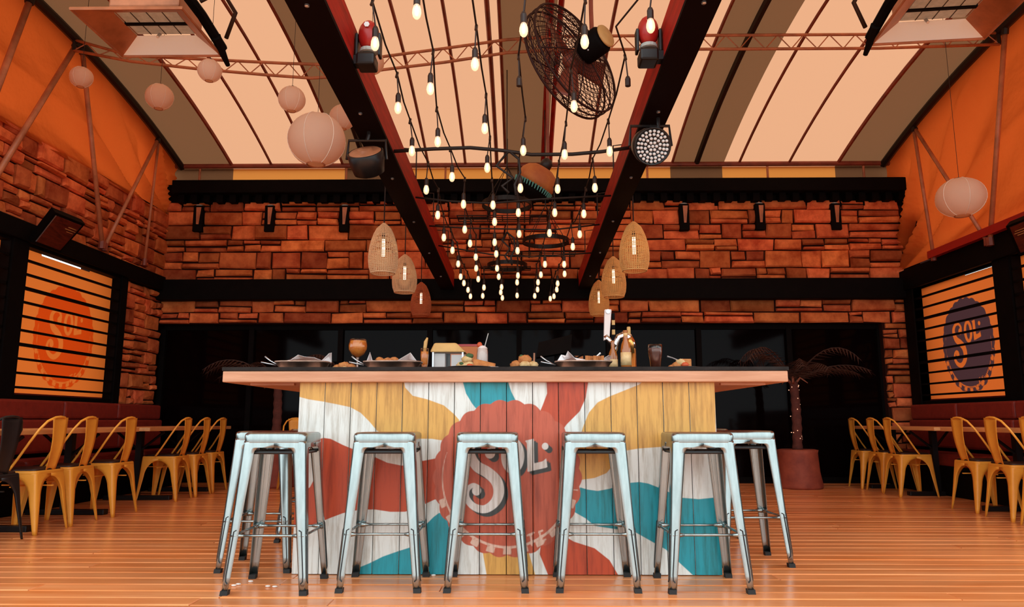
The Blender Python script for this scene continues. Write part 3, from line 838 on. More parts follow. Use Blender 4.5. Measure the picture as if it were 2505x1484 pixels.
# ================================================================ food and drink on the bar top
ZB = ZT+.022
def onbar(px, y=4.35): p = at_y(px, 900, y); return p.x, y
def tray(px0, px1, y, label, handles=-1, hgt=.045):
    a, b = at_y(px0, 890, y).x, at_y(px1, 890, y).x; c = (a+b)/2; w = (b-a)/2
    t = thing('serving_tray', label, 'tray', (c, y, ZB))
    def f(u, v):
        th = 2*PI*u; rr = (.80, 1, 1.02, 1)[min(3, int(round(v*3)))]; z = (0, hgt, hgt+.003, hgt-.004)[min(3, int(round(v*3)))]
        return (math.copysign(abs(math.cos(th))**.6, math.cos(th))*w*rr, math.copysign(abs(math.sin(th))**.6, math.sin(th))*.11*rr, z)
    m = MB().grid(f, 28, 2)
    m.add([(-w*.8, -.09, .002), (w*.8, -.09, .002), (w*.8, .09, .002), (-w*.8, .09, .002)], [(0,1,2,3)])
    m.build('pan', 'tray', t, smooth=True, solid=.002)
    if handles:
        s = handles
        for dy, dz in ((-.03, .012), (.03, .05)):
            MB().tube([(s*w*.98, dy, hgt*.6), (s*(w+.05), dy*1.0, hgt*.7+dz*.5), (s*(w+.085), dy, hgt*.75+dz)], .005, 6).build('handle', 'silver', t, smooth=True)
    return t, w
def paper(t, pts, seed):
    r = random.Random(seed)
    m = MB()
    P = [Vector(p) for p in pts]
    mid = sum(P, Vector())/len(P)+Vector((0, .02, .012))
    m.add([tuple(p) for p in P]+[tuple(mid)], [(i, (i+1) % len(P), len(P)) for i in range(len(P))])
    m.build('paper_liner', 'napkin', t, solid=.0012)
def nugget(t, x, y, z, r, name='fried_piece', ma='fried', seed=0):
    rr = random.Random(seed); m = MB().ball((0,0,0), r, 10, 7, (1.15, .9, .75))
    m.v = [(a*(1+rr.uniform(-.14, .14))+x, b*(1+rr.uniform(-.14, .14))+y, max(c*(1+rr.uniform(-.14, .14)), -r*.7)+z) for a, b, c in m.v]
    return m.build(name, ma, t, smooth=True)
y1 = 4.34
t, w = tray(678, 806, y1, 'oval steel tray lined with a mound of white paper')
paper(t, [(-w*.85,-.06,.045),(-w*.35,-.07,.055),(-w*.1,-.06,.085),(.02,-.05,.075),(w*.5,-.05,.07),(w*.9,0,.045),(w*.5,.09,.05),(-w*.6,.09,.05)], 1)
paper(t, [(w*.55,.02,.04),(w*.95,.01,.10),(w*1.02,.03,.105),(w*.95,.08,.05)], 2)
t, w = tray(892, 1032, y1, 'steel tray with fried bites and peaked white paper corners', -1)
paper(t, [(-w*.95,0,.045),(-w*.8,-.02,.105),(-w*.72,.0,.05),(-w*.85,.05,.05)], 3)
paper(t, [(w*.1,-.04,.045),(w*.62,-.03,.10),(w*.85,-.02,.048),(w*.5,.06,.045)], 4)
for i, (dx, r) in enumerate(((-.06,.026),(-.03,.03),(.0,.028),(-.09,.022))): nugget(t, dx, -.02+.02*i, .045+.006*i, r, seed=i)
t, w = tray(1358, 1496, y1, 'steel tray of chips wrapped in tall white paper points')
paper(t, [(-w*.95,-.02,.045),(-w*.78,.0,.09),(-w*.66,-.01,.07),(-w*.55,-.02,.11),(-w*.2,-.02,.05),(w*.5,0,.048),(w*.5,.08,.05),(-w*.8,.08,.05)], 5)
paper(t, [(w*.5,-.02,.045),(w*.9,-.01,.085),(w*1.0,.01,.08),(w*.95,.06,.045)], 6)
for i in range(9): MB().box(-.008, .008, -.004, .004, 0, .07).build('chip', 'fried', t).location = (w*(.1+.07*i), -.04+.012*(i % 4), .01)
MB().tube([(w*.3, .0, .05), (w*.62, .01, .10)], .006, 6).build('spoon', 'silver', t)
def food_pile(px, y, label, w, spec, plate=True):
    x, y = onbar(px, y); t = thing('food_plate' if plate else 'fried_fritter', label, 'plate' if plate else 'food', (x, y, ZB))
    z0 = 0
    if plate:
        MB().lathe([(w*.55, 0), (w*.6, .004), (w, .014), (w*1.0, .018), (w*.62, .010), (0, .009)], 26).build('plate', 'plate', t, smooth=True); z0 = .011
    for i, (dx, dy, dz, r, ma) in enumerate(spec): nugget(t, dx, dy, z0+dz+r*.55, r, {'fried':'fried_piece','pale':'filling','green':'garnish','berry':'garnish'}[ma], ma, seed=i+3)
    return t
t = food_pile(1150, 4.36, 'dark plate of piled taco filling with a shiny folded shell', .135,
  [(-.05,0,0,.03,'pale'),(-.01,.01,.0,.036,'pale'),(.03,.01,0,.03,'pale'),(-.02,0,.035,.03,'pale'),(-.005,0,.06,.022,'green'),(-.05,-.02,.02,.012,'green'),(.0,-.02,.0,.02,'berry')])
MB().grid(lambda u, v: (.02+.13*u, -.03+.07*v, .05*math.sin(PI*v)*(1-u*.6)+.018), 8, 8).build('shell', 'fried', t, smooth=True, solid=.004)
MB().tube([(.11,-.05,.018),(.16,-.06,.012),(.23,-.07,.004)], [.003,.006,.004], 6).build('fork', 'silver', t)
food_pile(1284, 4.36, 'dark plate of two fried sliders', .10, [(-.05,0,0,.035,'fried'),(.0,0,.03,.038,'fried'),(.045,0,0,.032,'pale'),(.0,-.03,0,.03,'pale'),(-.02,0,.065,.012,'green')])
food_pile(842, 4.33, 'crisp golden fritter heap beside the balloon wine glass', .06, [(-.04,0,0,.024,'fried'),(.0,0,.004,.034,'fried'),(.04,0,0,.028,'fried'),(-.055,-.01,0,.015,'pale'),(.01,-.03,0,.015,'pale')], plate=False)
t = food_pile(1668, 4.40, 'dark plate of layered cake with a spoon standing in it', .115, [(-.03,0,0,.03,'fried'),(-.005,0,.02,.03,'pale'),(-.06,0,0,.018,'fried'),(.015,-.02,.01,.02,'berry')])
MB().box(.0, .055, -.02, .03, .012, .068).build('cake', 'fried', t, bevel=.006)
MB().tube([(-.02, 0, .06), (-.055, 0, .075), (-.085, 0, .083)], [.004, .004, .006], 6).build('spoon', 'silver', t)

# balloon wine glass
x, y = onbar(874, 4.50)
t = thing('wine_glass', 'balloon wine glass filled with an orange cocktail', 'glass', (x, y, ZB))
MB().lathe([(.036,0),(.036,.003),(.006,.010),(.005,.075),(.012,.088),(.038,.105),(.056,.135),(.058,.16),(.050,.192),(.046,.20)], 24).build('bowl', 'clear', t, smooth=True, solid=.0014)
MB().lathe([(.034,.0035),(.007,.011),(.0045,.02),(.0045,.076),(.010,.087)], 12).build('stem', 'stem', t, smooth=True)
MB().lathe([(0,.090),(.010,.092),(.035,.108),(.053,.137),(.055,.16),(.048,.190),(0,.192)], 20).build('cocktail', 'amber', t, smooth=True)
# tall layered cocktail with a curl of peel
x, y = onbar(1038, 4.52)
t = thing('cocktail_glass', 'tall narrow cocktail with a pale curved peel on top', 'glass', (x, y, ZB))
MB().lathe([(.034,0),(.034,.004),(.014,.012),(.022,.05),(.026,.10),(.024,.145)], 18).build('tumbler', 'clear', t, smooth=True, solid=.0014)
MB().lathe([(0,.013),(.012,.014),(.020,.05),(.024,.10),(.023,.125),(0,.126)], 16).build('drink', 'amber', t, smooth=True)
MB().tube([(0,0,.11),(.002,0,.15),(.006,0,.185),(.016,0,.212)], [.009,.011,.012,.005], 8).build('peel', 'tan', t, smooth=True)
# napkin dispenser
x, y = onbar(1098, 4.62)
t = thing('napkin_dispenser', 'clear sided box with a sloping tan lid', 'dispenser', (x, y, ZB))
MB().box(-.092, .092, -.07, .07, .004, .125).build('clear_sides', 'clear', t)
MB().box(-.088, -.02, -.05, .05, .004, .118).box(.02, .085, -.05, .05, .004, .11).build('napkins', 'napkin', t)
for sx in (-1, 1):
    for sy in (-1, 1): MB().box(sx*.092-.005, sx*.092+.005, sy*.07-.005, sy*.07+.005, 0, .128).build('corner_post', 'silver', t)
MB().box(-.10, .10, -.08, .08, 0, .006).build('base', 'tan', t)
MB().hexa([(-.112,-.085,.124),(.112,-.085,.124),(.112,.085,.124),(-.112,.085,.124)], [(-.088,-.06,.184),(.05,-.06,.184),(.05,.06,.184),(-.088,.06,.184)]).build('lid', 'tan', t, bevel=.01)
# milkshake
x, y = onbar(1180, 4.58)
t = thing('milkshake', 'pale milkshake in a tall glass with strawberry and grey straw', 'drink', (x, y, ZB))
MB().lathe([(.030,.0),(.034,.006),(.030,.02),(.036,.06),(.036,.11),(.032,.15)], 20).build('tumbler', 'clear', t, smooth=True, solid=.0014)
MB().lathe([(0,.008),(.026,.010),(.028,.02),(.034,.06),(.034,.11),(.031,.152),(.018,.165),(0,.17)], 20).build('shake', 'milk', t, smooth=True)
MB().ball((-.018,0,.172), .017, 10, 7, (1,1,1.1)).build('strawberry', 'berry', t, smooth=True)
MB().tube([(.008,0,.05),(.016,0,.17),(.036,0,.245)], .003, 6).build('straw', 'straw', t)
# beer bottle
x, y = onbar(1532, 4.30)
t = thing('beer_bottle', 'amber beer bottle with a cream label', 'bottle', (x, y, ZB))
MB().lathe([(.029,0),(.031,.004),(.031,.115),(.026,.145),(.014,.175),(.0125,.215),(.0145,.218),(.0145,.228),(0,.229)], 22).build('bottle_body', 'bottle', t, smooth=True)
MB().lathe([(.0316,.022),(.0316,.098)], 22).build('paper_label', 'labelp', t, smooth=True)
MB().lathe([(.0135,.19),(.0135,.213)], 16).build('neck_label', 'labelp', t, smooth=True)
x, y = onbar(1500, 4.52)
t = thing('beer_bottle', 'amber beer bottle half hidden behind the chip tray', 'bottle', (x, y, ZB))
MB().lathe([(.027,0),(.029,.004),(.029,.09),(.024,.115),(.012,.145),(.011,.18),(.012,.19),(0,.191)], 20).build('bottle_body', 'bottle', t, smooth=True)
MB().lathe([(.0296,.02),(.0296,.075)], 20).build('paper_label', 'labelp', t, smooth=True)
# beer tap with arched column and long striped handle
x, y = onbar(1545, 4.62)
t = thing('beer_tap', 'arched brass beer tap column with long striped handle', 'tap', (x, y, ZB))
MB().lathe([(.045,0),(.045,.012),(.032,.02),(.030,.16)], 20).build('column', 'brass', t, smooth=True)
MB().tube([(0,0,.15),(-.005,0,.19),(-.02,0,.222),(-.045,0,.235),(-.075,0,.222),(-.092,0,.19),(-.10,0,.15),(-.115,0,.10)], [.034,.033,.032,.028,.024,.021,.018,.012], 12).build('arch', 'chrome', t, smooth=True)
MB().tube([(0,-.022,.12),(-.004,-.026,.19),(-.015,-.024,.216)], .018, 10).build('brass_front', 'brass', t, smooth=True)
MB().lathe([(.012,.235),(.012,.285),(.009,.29),(0,.291)], 12, (-.012,0,0)).build('finial', 'tan', t, smooth=True)
MB().tube([(-.10,-.01,.16),(-.135,-.01,.20),(-.16,-.01,.235)], .016, 10).build('faucet', 'chrome', t, smooth=True)
hd = MB().hexa([(-.172,-.016,.20),(-.135,-.016,.22),(-.135,.012,.22),(-.172,.012,.20)], [(-.163,-.018,.40),(-.118,-.018,.40),(-.118,.014,.40),(-.163,.014,.40)]).build('handle', 'milk', t, bevel=.006)
for k, (z0, z1, ma) in enumerate(((.24,.27,'tan'),(.27,.30,'black'),(.30,.33,'tan'),(.335,.375,'black'))):
    MB().box(-.118+.0, -.100, -.018, .012, z0, z1).build('stripe', ma, hd)
MB().lathe([(.014,0),(.014,.004)], 14, (-.142,-.022,.385), axis=(0,-1,0)).build('badge', 'silver', hd)
# glass of dark drink
x, y = onbar(1604, 4.36)
t = thing('pint_glass', 'pint glass of dark red-brown drink with ice', 'glass', (x, y, ZB))
MB().lathe([(.026,0),(.028,.006),(.034,.06),(.041,.105),(.042,.13),(.040,.15)], 22).build('tumbler', 'clear', t, smooth=True, solid=.0014)
MB().lathe([(0,.008),(.025,.009),(.032,.06),(.039,.105),(.040,.128),(0,.129)], 20).build('drink', 'cola', t, smooth=True)
for k in range(3): MB().box(-.012,.012,-.012,.012,-.012,.012).build('ice_cube', 'clear', t).location = (-.014+.015*k, -.012, .118+.006*k)
# till monitor and lattice lantern further back on the bar
x, y = onbar(1362, 5.4)
t = thing('till_monitor', 'black tilted till screen on a thin stand', 'monitor', (x, y, ZB))
MB().box(-.10, .10, -.08, .08, 0, .015).build('stand_base', 'black', t)
MB().tube([(0,0,.01),(0,.02,.20)], .016, 8).build('stand_post', 'black', t)
MB().hexa([(-.15,-.05,.16),(.10,-.05,.20),(.10,-.02,.19),(-.15,-.02,.15)], [(-.13,.06,.28),(.12,.06,.34),(.12,.09,.33),(-.13,.09,.27)]).build('screen', 'black', t)
MB().tube([(-.17,-.06,0),(-.165,-.06,.19)], .007, 6).build('side_post', 'pole', t)
x, y = onbar(1410, 5.75)
t = thing('lattice_lantern', 'orange lantern with woven lattice sides behind the chip tray', 'lantern', (x, y, ZB))
MB().box(-.05, .05, -.05, .05, 0, .20).build('inner_shade', 'lattice', t)
for k in range(5):
    MB().tube([(-.052,-.053,.0+.04*k),(.052,-.053,.04*k+.05)], .005, 5).build('lattice_strip', 'black', t)
    MB().tube([(.052,-.053,.0+.04*k),(-.052,-.053,.04*k+.05)], .005, 5).build('lattice_strip', 'black', t)
x, y = onbar(1137, 5.3)
t = thing('menu_board', 'small orange framed board standing behind the tan-lidded box', 'board', (x, y, ZB))
MB().box(-.10, .10, -.01, .01, 0, .24).build('board_face', 'lattice', t)
MB().box(-.11, .11, -.014, .014, .235, .25).build('board_edge', 'red', t)

# ================================================================ string lights
STR = [
 [(918,85),(974,245),(1008,352),(1043,449),(1071,512),(1086,568),(1107,600),(1121,634),(1127,666),(1135,682),(1145,699),(1151,715)],
 [(1020,5),(1053,197),(1071,329),(1106,417),(1134,485),(1137,548),(1150,583),(1164,617),(1165,645),(1170,672),(1184,693),(1181,714)],
 [(1162,136),(1186,296),(1192,394),(1206,487),(1210,529),(1210,580),(1214,609),(1216,645),(1220,666),(1227,692),(1225,705),(1229,719)],
 [(1281,50),(1270,205),(1280,351),(1273,445),(1268,506),(1270,559),(1266,601),(1267,663),(1265,680),(1265,713)],
 [(1430,80),(1404,241),(1381,361),(1364,447),(1357,506),(1344,557),(1333,635),(1323,661),(1316,680),(1315,698),(1308,714)],
 [(1591,40),(1536,205),(1491,353),(1455,444),(1428,509),(1418,560),(1401,591),(1380,635),(1381,659),(1364,683),(1362,698),(1355,715),(1346,721)],
]
EMPTYS = {(3, 1), (5, 1)}
bulb_p = MB().lathe([(.0,-.088),(.010,-.086),(.018,-.076),(.0225,-.058),(.021,-.040),(.015,-.020),(.012,-.012)], 12)
sock_p = MB().lathe([(.013,-.016),(.0165,-.014),(.0165,.030),(.011,.044),(.004,.050)], 10)
bulb_me = sock_me = None
for si, st in enumerate(STR):
    t = thing('string_light', 'cable string of glowing bulbs, '+('first', 'second', 'third', 'fourth', 'fifth', 'sixth')[si]+' counted from the beam beside the paper lanterns', 'string light', (0, 0, 0), 0, 'string lights between the beams')
    pts = []
    for py_i, (px, py) in enumerate(st):
        q = max(0, py)/720; zb = 2.80-.34*q*q
        pts.append(at_z(px, py, zb))
    t.location = pts[0]; L = Vector(pts[0])
    cab = []
    d0 = pts[0]-pts[1]; d0.normalize()
    cab.append(pts[0]+Vector((d0.x*.9, -1.3, .20)))
    for i, p in enumerate(pts):
        knot = p+Vector((random.uniform(-.02, .02), -.02, .165+.02*random.random()))
        if i: mid = (cab[-1]+knot)/2; mid.z -= .03; mid.x -= .12 if (si, i) == (5, 1) else 0; cab.append(mid)
        cab.append(knot)
        hold = MB().tube([knot-p, Vector((0, 0, .045))], .0045, 6)
        hold.tube([knot-p+Vector((0,.02,.012)), knot-p+Vector((0,-.015,-.035))], .009, 6)
        h = hold.add(sock_p.v, sock_p.f).build('lamp_holder', 'socket', t); h.location = p-L
        if (si, i) not in EMPTYS:
            if bulb_me is None:
                nf = len(bulb_p.f)
                bulb_p.tube([(0,0,-.018),(0,0,-.035),(0,0,-.062),(0,0,-.07)], [.004,.008,.008,.003], 6)
                b = bulb_p.build('bulb', 'bulb', h, smooth=True); bulb_me = b.data
                bulb_me.materials.append(M['filament'])
                for p_ in bulb_me.polygons[nf:]: p_.material_index = 1
            else:
                b = bpy.data.objects.new('bulb', bulb_me); col.objects.link(b); b.parent = h
    cab.append(Vector((cab[-1].x, YB-.15, 2.62)))
    MB().tube([c-L for c in cab], .0055, 6).build('cable', 'cable', t)

# cross cables between the beams
for k, (pl, ys) in enumerate((([(985,370),(1060,364),(1150,361),(1230,368),(1300,378),(1400,377),(1470,371),(1520,360)], 0), ([(1030,482),(1100,492),(1200,497),(1320,487),(1460,478)], 0),
                ([(1075,552),(1150,558),(1250,560),(1350,562),(1440,548)], 0), ([(1100,600),(1200,622),(1300,628),(1405,618)], 0))):
    ydep = at_z(pl[0][0], pl[0][1], beam_z(5.5)+.05).y
    pts = [at_y(a, b, ydep) for a, b in pl]
    pts[0].x = -.92; pts[-1].x = .80
    t = thing('cross_cable', ['thick black cable bowed across the beams with a hanging coil', 'thin dark cable strung across just below the gutter beam', 'thin dark cable strung across above the hanging rings', 'thin dark cable strung across beside the lower hanging ring'][k], 'cable', pts[0]); L = pts[0]
    MB().tube([p-L for p in pts], .013 if k == 0 else .008, 6).build('cable', 'cable', t, smooth=True)
    c = at_y(1245 if k == 0 else 1240, pl[2][1]+8, ydep)-L
    if k in (0, 2):
        sw = [(0,0,0),(-.09,0,-.11),(.03,0,-.20),(-.05,0,-.26),(.0,0,-.31)] if k == 0 else [(0,0,0),(-.05,0,-.08),(.03,0,-.16),(-.02,0,-.24),(.02,0,-.30)]
        MB().tube([c+Vector(q) for q in sw], .010, 6).build('loose_coil', 'cable', t, smooth=True)
        MB().tube([c+Vector(q) for q in [(0,0,0),(.07,0,-.06),(.08,0,-.16),(.04,0,-.25),(.05,0,-.33)]], .010, 6).build('loose_coil', 'cable', t, smooth=True)

# ================================================================ rattan pendants
def pendant(px, ptop, pbot, pw_, D, label, rm='rattan'):
    depth = D*FPX/pw_
    r = ray(px, (ptop+pbot)/2); fwd = r.y*math.cos(YAW)-r.x*math.sin(YAW)
    # depth along the view axis -> ground distance
    c = CP + r*depth
    top = CP + ray(px, ptop)*depth; bot = CP + ray(px, pbot)*depth
    H_ = (top-bot).length; R = D/2
    t = thing('pendant_lamp', label, 'lamp', (c.x, c.y, bot.z))
    prof = [(.80,0),(.94,.12),(1.0,.28),(.97,.42),(.88,.58),(.72,.74),(.50,.88),(.25,.97),(.08,1.0)]
    def rad(h):
        for (r0, h0), (r1, h1) in zip(prof[:-1], prof[1:]):
            if h0 <= h <= h1: return (r0+(r1-r0)*(h-h0)/(h1-h0))*R
        return prof[-1][0]*R
    m = MB(); nrib = 40
    for k in range(nrib):
        a = 2*PI*k/nrib
        m.tube([(rad(h)*math.cos(a), rad(h)*math.sin(a), h*H_) for h in [i/9 for i in range(10)]], .0034, 4, cap=False)
    m.build('rattan_ribs', rm, t)
    m = MB(); nh = 30
    for k in range(nh):
        h = k/nh*.97+.005
        if k in (13, 17, 21): continue
        m.tube([(rad(h)*math.cos(2*PI*j/28), rad(h)*math.sin(2*PI*j/28), h*H_+(.006*math.sin(6*PI*j/28) if k > 13 else 0)) for j in range(28)], .0036, 4, closed=True)
    m.build('rattan_weave', rm, t)
    MB().tube([(rad(0)*math.cos(2*PI*j/28), rad(0)*math.sin(2*PI*j/28), 0) for j in range(28)], .006, 6, closed=True).build('rim', rm, t, smooth=True)
    MB().tube([(0,0,.34*H_),(0,0,.68*H_)], .014, 8).build('tube_bulb', 'filament', t, smooth=True)
    MB().tube([(0,0,.68*H_),(0,0,.80*H_)], .018, 8).build('socket', 'socket', t)
    zc = 3.35-bot.z
    MB().tube([(0,0,.79*H_),(0,0,zc)], .006, 6).build('cord', 'cable', t)
    # little arm that ties the cord to the beam
    s = 1 if c.x < 0 else -1
    bm = .98 if c.x < 0 else .85
    MB().tube([(0,0,zc),(s*(abs(c.x)-bm),0,zc-.02),(s*(abs(c.x)-bm),0,beam_z(c.y)+.22-bot.z)], .007, 6).build('hook_arm', 'cable', t)
    return t
pendant(938, 545, 670, 72, .27, 'woven rattan pendant, palest of three hanging by the lantern-side beam', 'rattanp')
pendant(990, 622, 716, 60, .27, 'woven rattan pendant, middle of three hanging by the lantern-side beam', 'rattanp')
pendant(1030, 690, 772, 50, .27, 'small reddish woven pendant closest to the wall by the lantern-side beam', 'rattanr')
pendant(1551, 541, 664, 73, .27, 'golden woven rattan pendant, foremost by the beam with the round spotlight')
pendant(1501, 627, 727, 60, .27, 'golden woven rattan pendant, middle one above the beer tap')
pendant(1465, 685, 772, 50, .27, 'golden woven rattan pendant hanging closest to the wall behind the tap')

# ================================================================ paper lanterns
def lantern(px, py, rpx, depth, label, hang=1.0, squash=1.0):
    c = CP + ray(px, py)*depth; r = rpx*depth/FPX
    t = thing('paper_lantern', label, 'lantern', c)
    prof = []
    for i in range(33):
        a = -1.25+2.5*i/32
        prof.append((r*math.cos(a)*(1+.012*(i % 2)), r*math.sin(a)*squash))
    m = MB().lathe(prof, 30); m.f = [f for f in m.f if len(f) == 4]
    m.build('paper_shade', 'paper', t, smooth=True)
    m = MB()
    for k in range(6):
        a = PI*k/3+.35
        m.tube([(r*1.012*math.cos(q)*math.cos(a), r*1.012*math.cos(q)*math.sin(a), r*1.012*math.sin(q)*squash) for q in [-1.25+2.5*i/12 for i in range(13)]], r*.014, 4, cap=False)
    m.build('paper_seams', 'paperhoop', t)
    e = r*math.cos(1.25); h = r*math.sin(1.25)*squash
    MB().tube([(e*math.cos(2*PI*j/16), e*math.sin(2*PI*j/16), -h) for j in range(16)], r*.03, 5, closed=True).build('wire_ring', 'pole', t)
    MB().tube([(-e, 0, h), (0, 0, h+.02), (e, 0, h)], .004, 5).build('hanger', 'cable', t)
    top = roof_z(c.y)-c.z+.002 if hang else h+.02
    MB().tube([(0, 0, h+.015), (0, 0, top)], .0022, 5).build('thread', 'cable', t)
    return t
lantern(775, 342, 68, 6.3, 'biggest white paper lantern, hanging beside the dark beam', squash=.97)
lantern(838, 287, 31, 7.6, 'white paper lantern half hidden by the dark beam and the biggest lantern')
lantern(714, 243, 32, 6.5, 'peach paper lantern hanging above the biggest lantern')
lantern(513, 173, 28, 6.1, 'peach paper lantern hanging below the gas heater')
lantern(390, 237, 32, 7.6, 'orange-tinted paper lantern against the brown roof strip')
lantern(199, 189, 26, 7.2, 'small paper lantern in front of the canvas by the roof corner')
lantern(908, 152, 31, 6.6, 'peach paper lantern behind the moving-head stage light')
lantern(2350, 483, 55, 7.0, 'lopsided cream paper lantern in front of the orange canvas by the dark-logo window', squash=.88)

# ================================================================ roof truss
YT = 7.25
tp = [(150,122),(320,136),(560,148),(700,155),(800,158),(870,152),(940,138),(1090,118),(1240,97),(1360,89),(1480,88),(1800,86),(2150,84),(2480,84)]
bp_ = [(150,128),(320,150),(480,168),(650,183),(760,191),(850,186),(940,170),(1090,152),(1240,129),(1360,122),(1480,121),(1800,120),(2150,118),(2490,115)]
t = thing('roof_truss', 'slender welded lattice truss spanning under the roof', 'truss', (0, YT, 4.5)); L = t.location
top = [at_y(a, b, YT) for a, b in tp]; bot = [at_y(a, b, YT) for a, b in bp_]
ze = roof_z(YT)-.06
top[0] = Vector((XL+.19, YT, ze-.03)); bot[0] = Vector((XL+.19, YT, ze-.15)); top[-1] = Vector((XR-.19, YT, ze-.02)); bot[-1] = Vector((XR-.19, YT, ze-.15))
for e_ in (0, -1): MB().tube([bot[e_]-L, top[e_]-L, Vector((top[e_].x, YT, ze))-L], .02, 8).build('end_bracket', 'ribk', t)
MB().tube([p-L for p in top], .016, 7).build('chord', 'pole', t, smooth=True)
MB().tube([p-L for p in bot], .016, 7).build('chord', 'pole', t, smooth=True)
def along(ps, f):
    xs = [p.x for p in ps]; x = xs[0]+(xs[-1]-xs[0])*f
    for a, b in zip(ps[:-1], ps[1:]):
        if a.x <= x <= b.x: return a.lerp(b, (x-a.x)/(b.x-a.x))
    return ps[-1]
nw = 72
for i in range(nw):
    a = along(top if i % 2 else bot, i/nw); b = along(bot if i % 2 else top, (i+1)/nw)
    MB().tube([a-L, b-L], .006, 5).build('web_bar', 'pole', t)

# ================================================================ canvas struts
def strut(p, q, r, label, group=None):
    p, q = Vector(p), Vector(q)
    t = thing('tent_strut', label, 'pole', q, 0, group)
    MB().tube([p-q, Vector((0,0,0))], r, 8).build('tube', 'pole', t, smooth=True)
    MB().lathe([(r*1.6,-.05),(r*1.6,.04)], 8).build('foot_clamp', 'rib', t)
    d = (p-q).normalized()
    MB().tube([p-q-d*.08, p-q], r*1.4, 8).build('head_clamp', 'ribk', t)
def on_tube(px, py, X):
    best = min((YF+(YB-YF)*i/400 for i in range(401)), key=lambda y_: (lambda r_, v_: (v_/v_.length-r_/r_.length).length)(ray(px, py), Vector((X, y_, roof_z(y_)-.06))-CP))
    return Vector((X, best, roof_z(best)-.075))
xl, xr = XL+.18, XR-.18
strut(on_tube(178,112,xl), at_x(-30,465,XL+.09), .028, 'thick copper strut slanting forward over the stone wall top')
strut(on_tube(188,122,xl), at_x(250,598,XL+.11), .026, 'straight copper strut dropping behind the small paper lantern')
strut(on_tube(384,335,xl), at_x(256,603,XL+.11), .022, 'copper strut slanting back to the shared foot on the stone ledge')
strut(on_tube(384,335,xl), at_x(354,640,XL+.11), .018, 'thin upright strut near the stone corner')
strut(on_tube(75,-10,xl), at_x(-75,400,XL+.09), .03, 'strut at the canvas rising to the roof edge above the heater')
strut(on_tube(2252,318,xr), at_x(2284,628,XR-.12), .022, 'upright reddish strut beside the cream lantern')
strut(on_tube(2252,318,xr), at_x(2415,590,XR-.12), .022, 'slanting reddish strut passing behind the cream lantern')
strut(on_tube(2500,95,xr), at_x(2422,590,XR-.12), .026, 'long reddish strut rising from the window header to the roof edge')

# ================================================================ gas heaters
def heater(px, py, zm, w0, d0, label, flip, tilt=0):
    """radiant heater: flared hood, mouth downward, ceramic burner inside, gas train alongside"""
    c = at_z(px, py, zm)
    t = thing('gas_heater', label, 'heater', c, tilt)
    W, D, H_ = w0/2, d0/2, .09; w, d, dy = W*.60, D*.50, .055
    o = [(-W,-D,0),(W,-D,0),(W,D,0),(-W,D,0)]; i_ = [(-w,-d+dy,H_),(w,-d+dy,H_),(w,d+dy,H_),(-w,d+dy,H_)]
    for k, nm in enumerate(('hood_flange',)*4):
        a, b = k, (k+1) % 4
        e = .012
        m = MB().add([o[a], o[b], i_[b], i_[a]], [(0,1,2,3)])
        m.build(nm, 'white' if k == 2 else 'heatcase', t, solid=.006)  # light painted in: far flange white as if daylit, the others orange
    MB().tube([o[0],o[1],o[2],o[3]], .010, 6, closed=True).build('rim', 'heatcase', t)
    MB().box(-w-.02, w+.02, -d-.02+dy, d+.02+dy, H_+.02, H_+.12).build('burner_housing', 'heatcase', t, bevel=.01)
    for r in range(2):
        y0 = dy-d+.01+r*d
        tl = MB().box(-w+.01, w-.01, y0, y0+d-.02, H_+.004, H_+.022).build('burner_row', 'ceramic', t)
        for k in range(1, 4):
            x = -w+2*w*k/4
            MB().box(x-.002, x+.002, y0, y0+d-.02, H_+.001, H_+.006).build('tile_joint', 'ribk', tl)
    MB().box(-w, w, dy-.012, dy+.012, H_-.004, H_+.02).build('divider', 'black', t)
    MB().tube([(-w*.2, d*.7+dy, H_-.03), (-w*.2, d*.95+dy, H_+.01)], .009, 6).build('igniter', 'silver', t)
    s = flip
    x = s*(W*.86+.03)
    MB().tube([(x-s*.05, -D-.25, H_+.10),(x, 0, H_+.02),(x+s*.03, D*.9, H_-.06)], .03, 8).build('gas_train', 'black', t)
    MB().tube([(x+s*.03, D*.5, H_-.04),(x+s*.03, D*1.25, H_-.12)], [.032,.014], 8).build('gas_valve', 'black', t)
    MB().tube([(x+s*.02, -D*.3, H_+.06),(x+s*.13, -D*.2, H_+.14),(x+s*.16, D*.3, H_+.08),(x+s*.07, D*.7, H_-.02)], .013, 8).build('gas_hose', 'socket', t, smooth=True)
    for sx in (-1, 1):
        MB().tube([(sx*w, 0, H_+.11), (sx*w, 0, roof_z(c.y)-c.z)], .006, 6).build('hanger_chain', 'socket', t)
    return t
heater(368, 82, 3.0, .60, .52, 'orange-lit gas heater with daylight-white lower flange and black gas pipe', 1)
heater(2318, 45, 3.0, .62, .50, 'tilted gas heater with daylight-white flange near the cream lantern', -1, -.10)

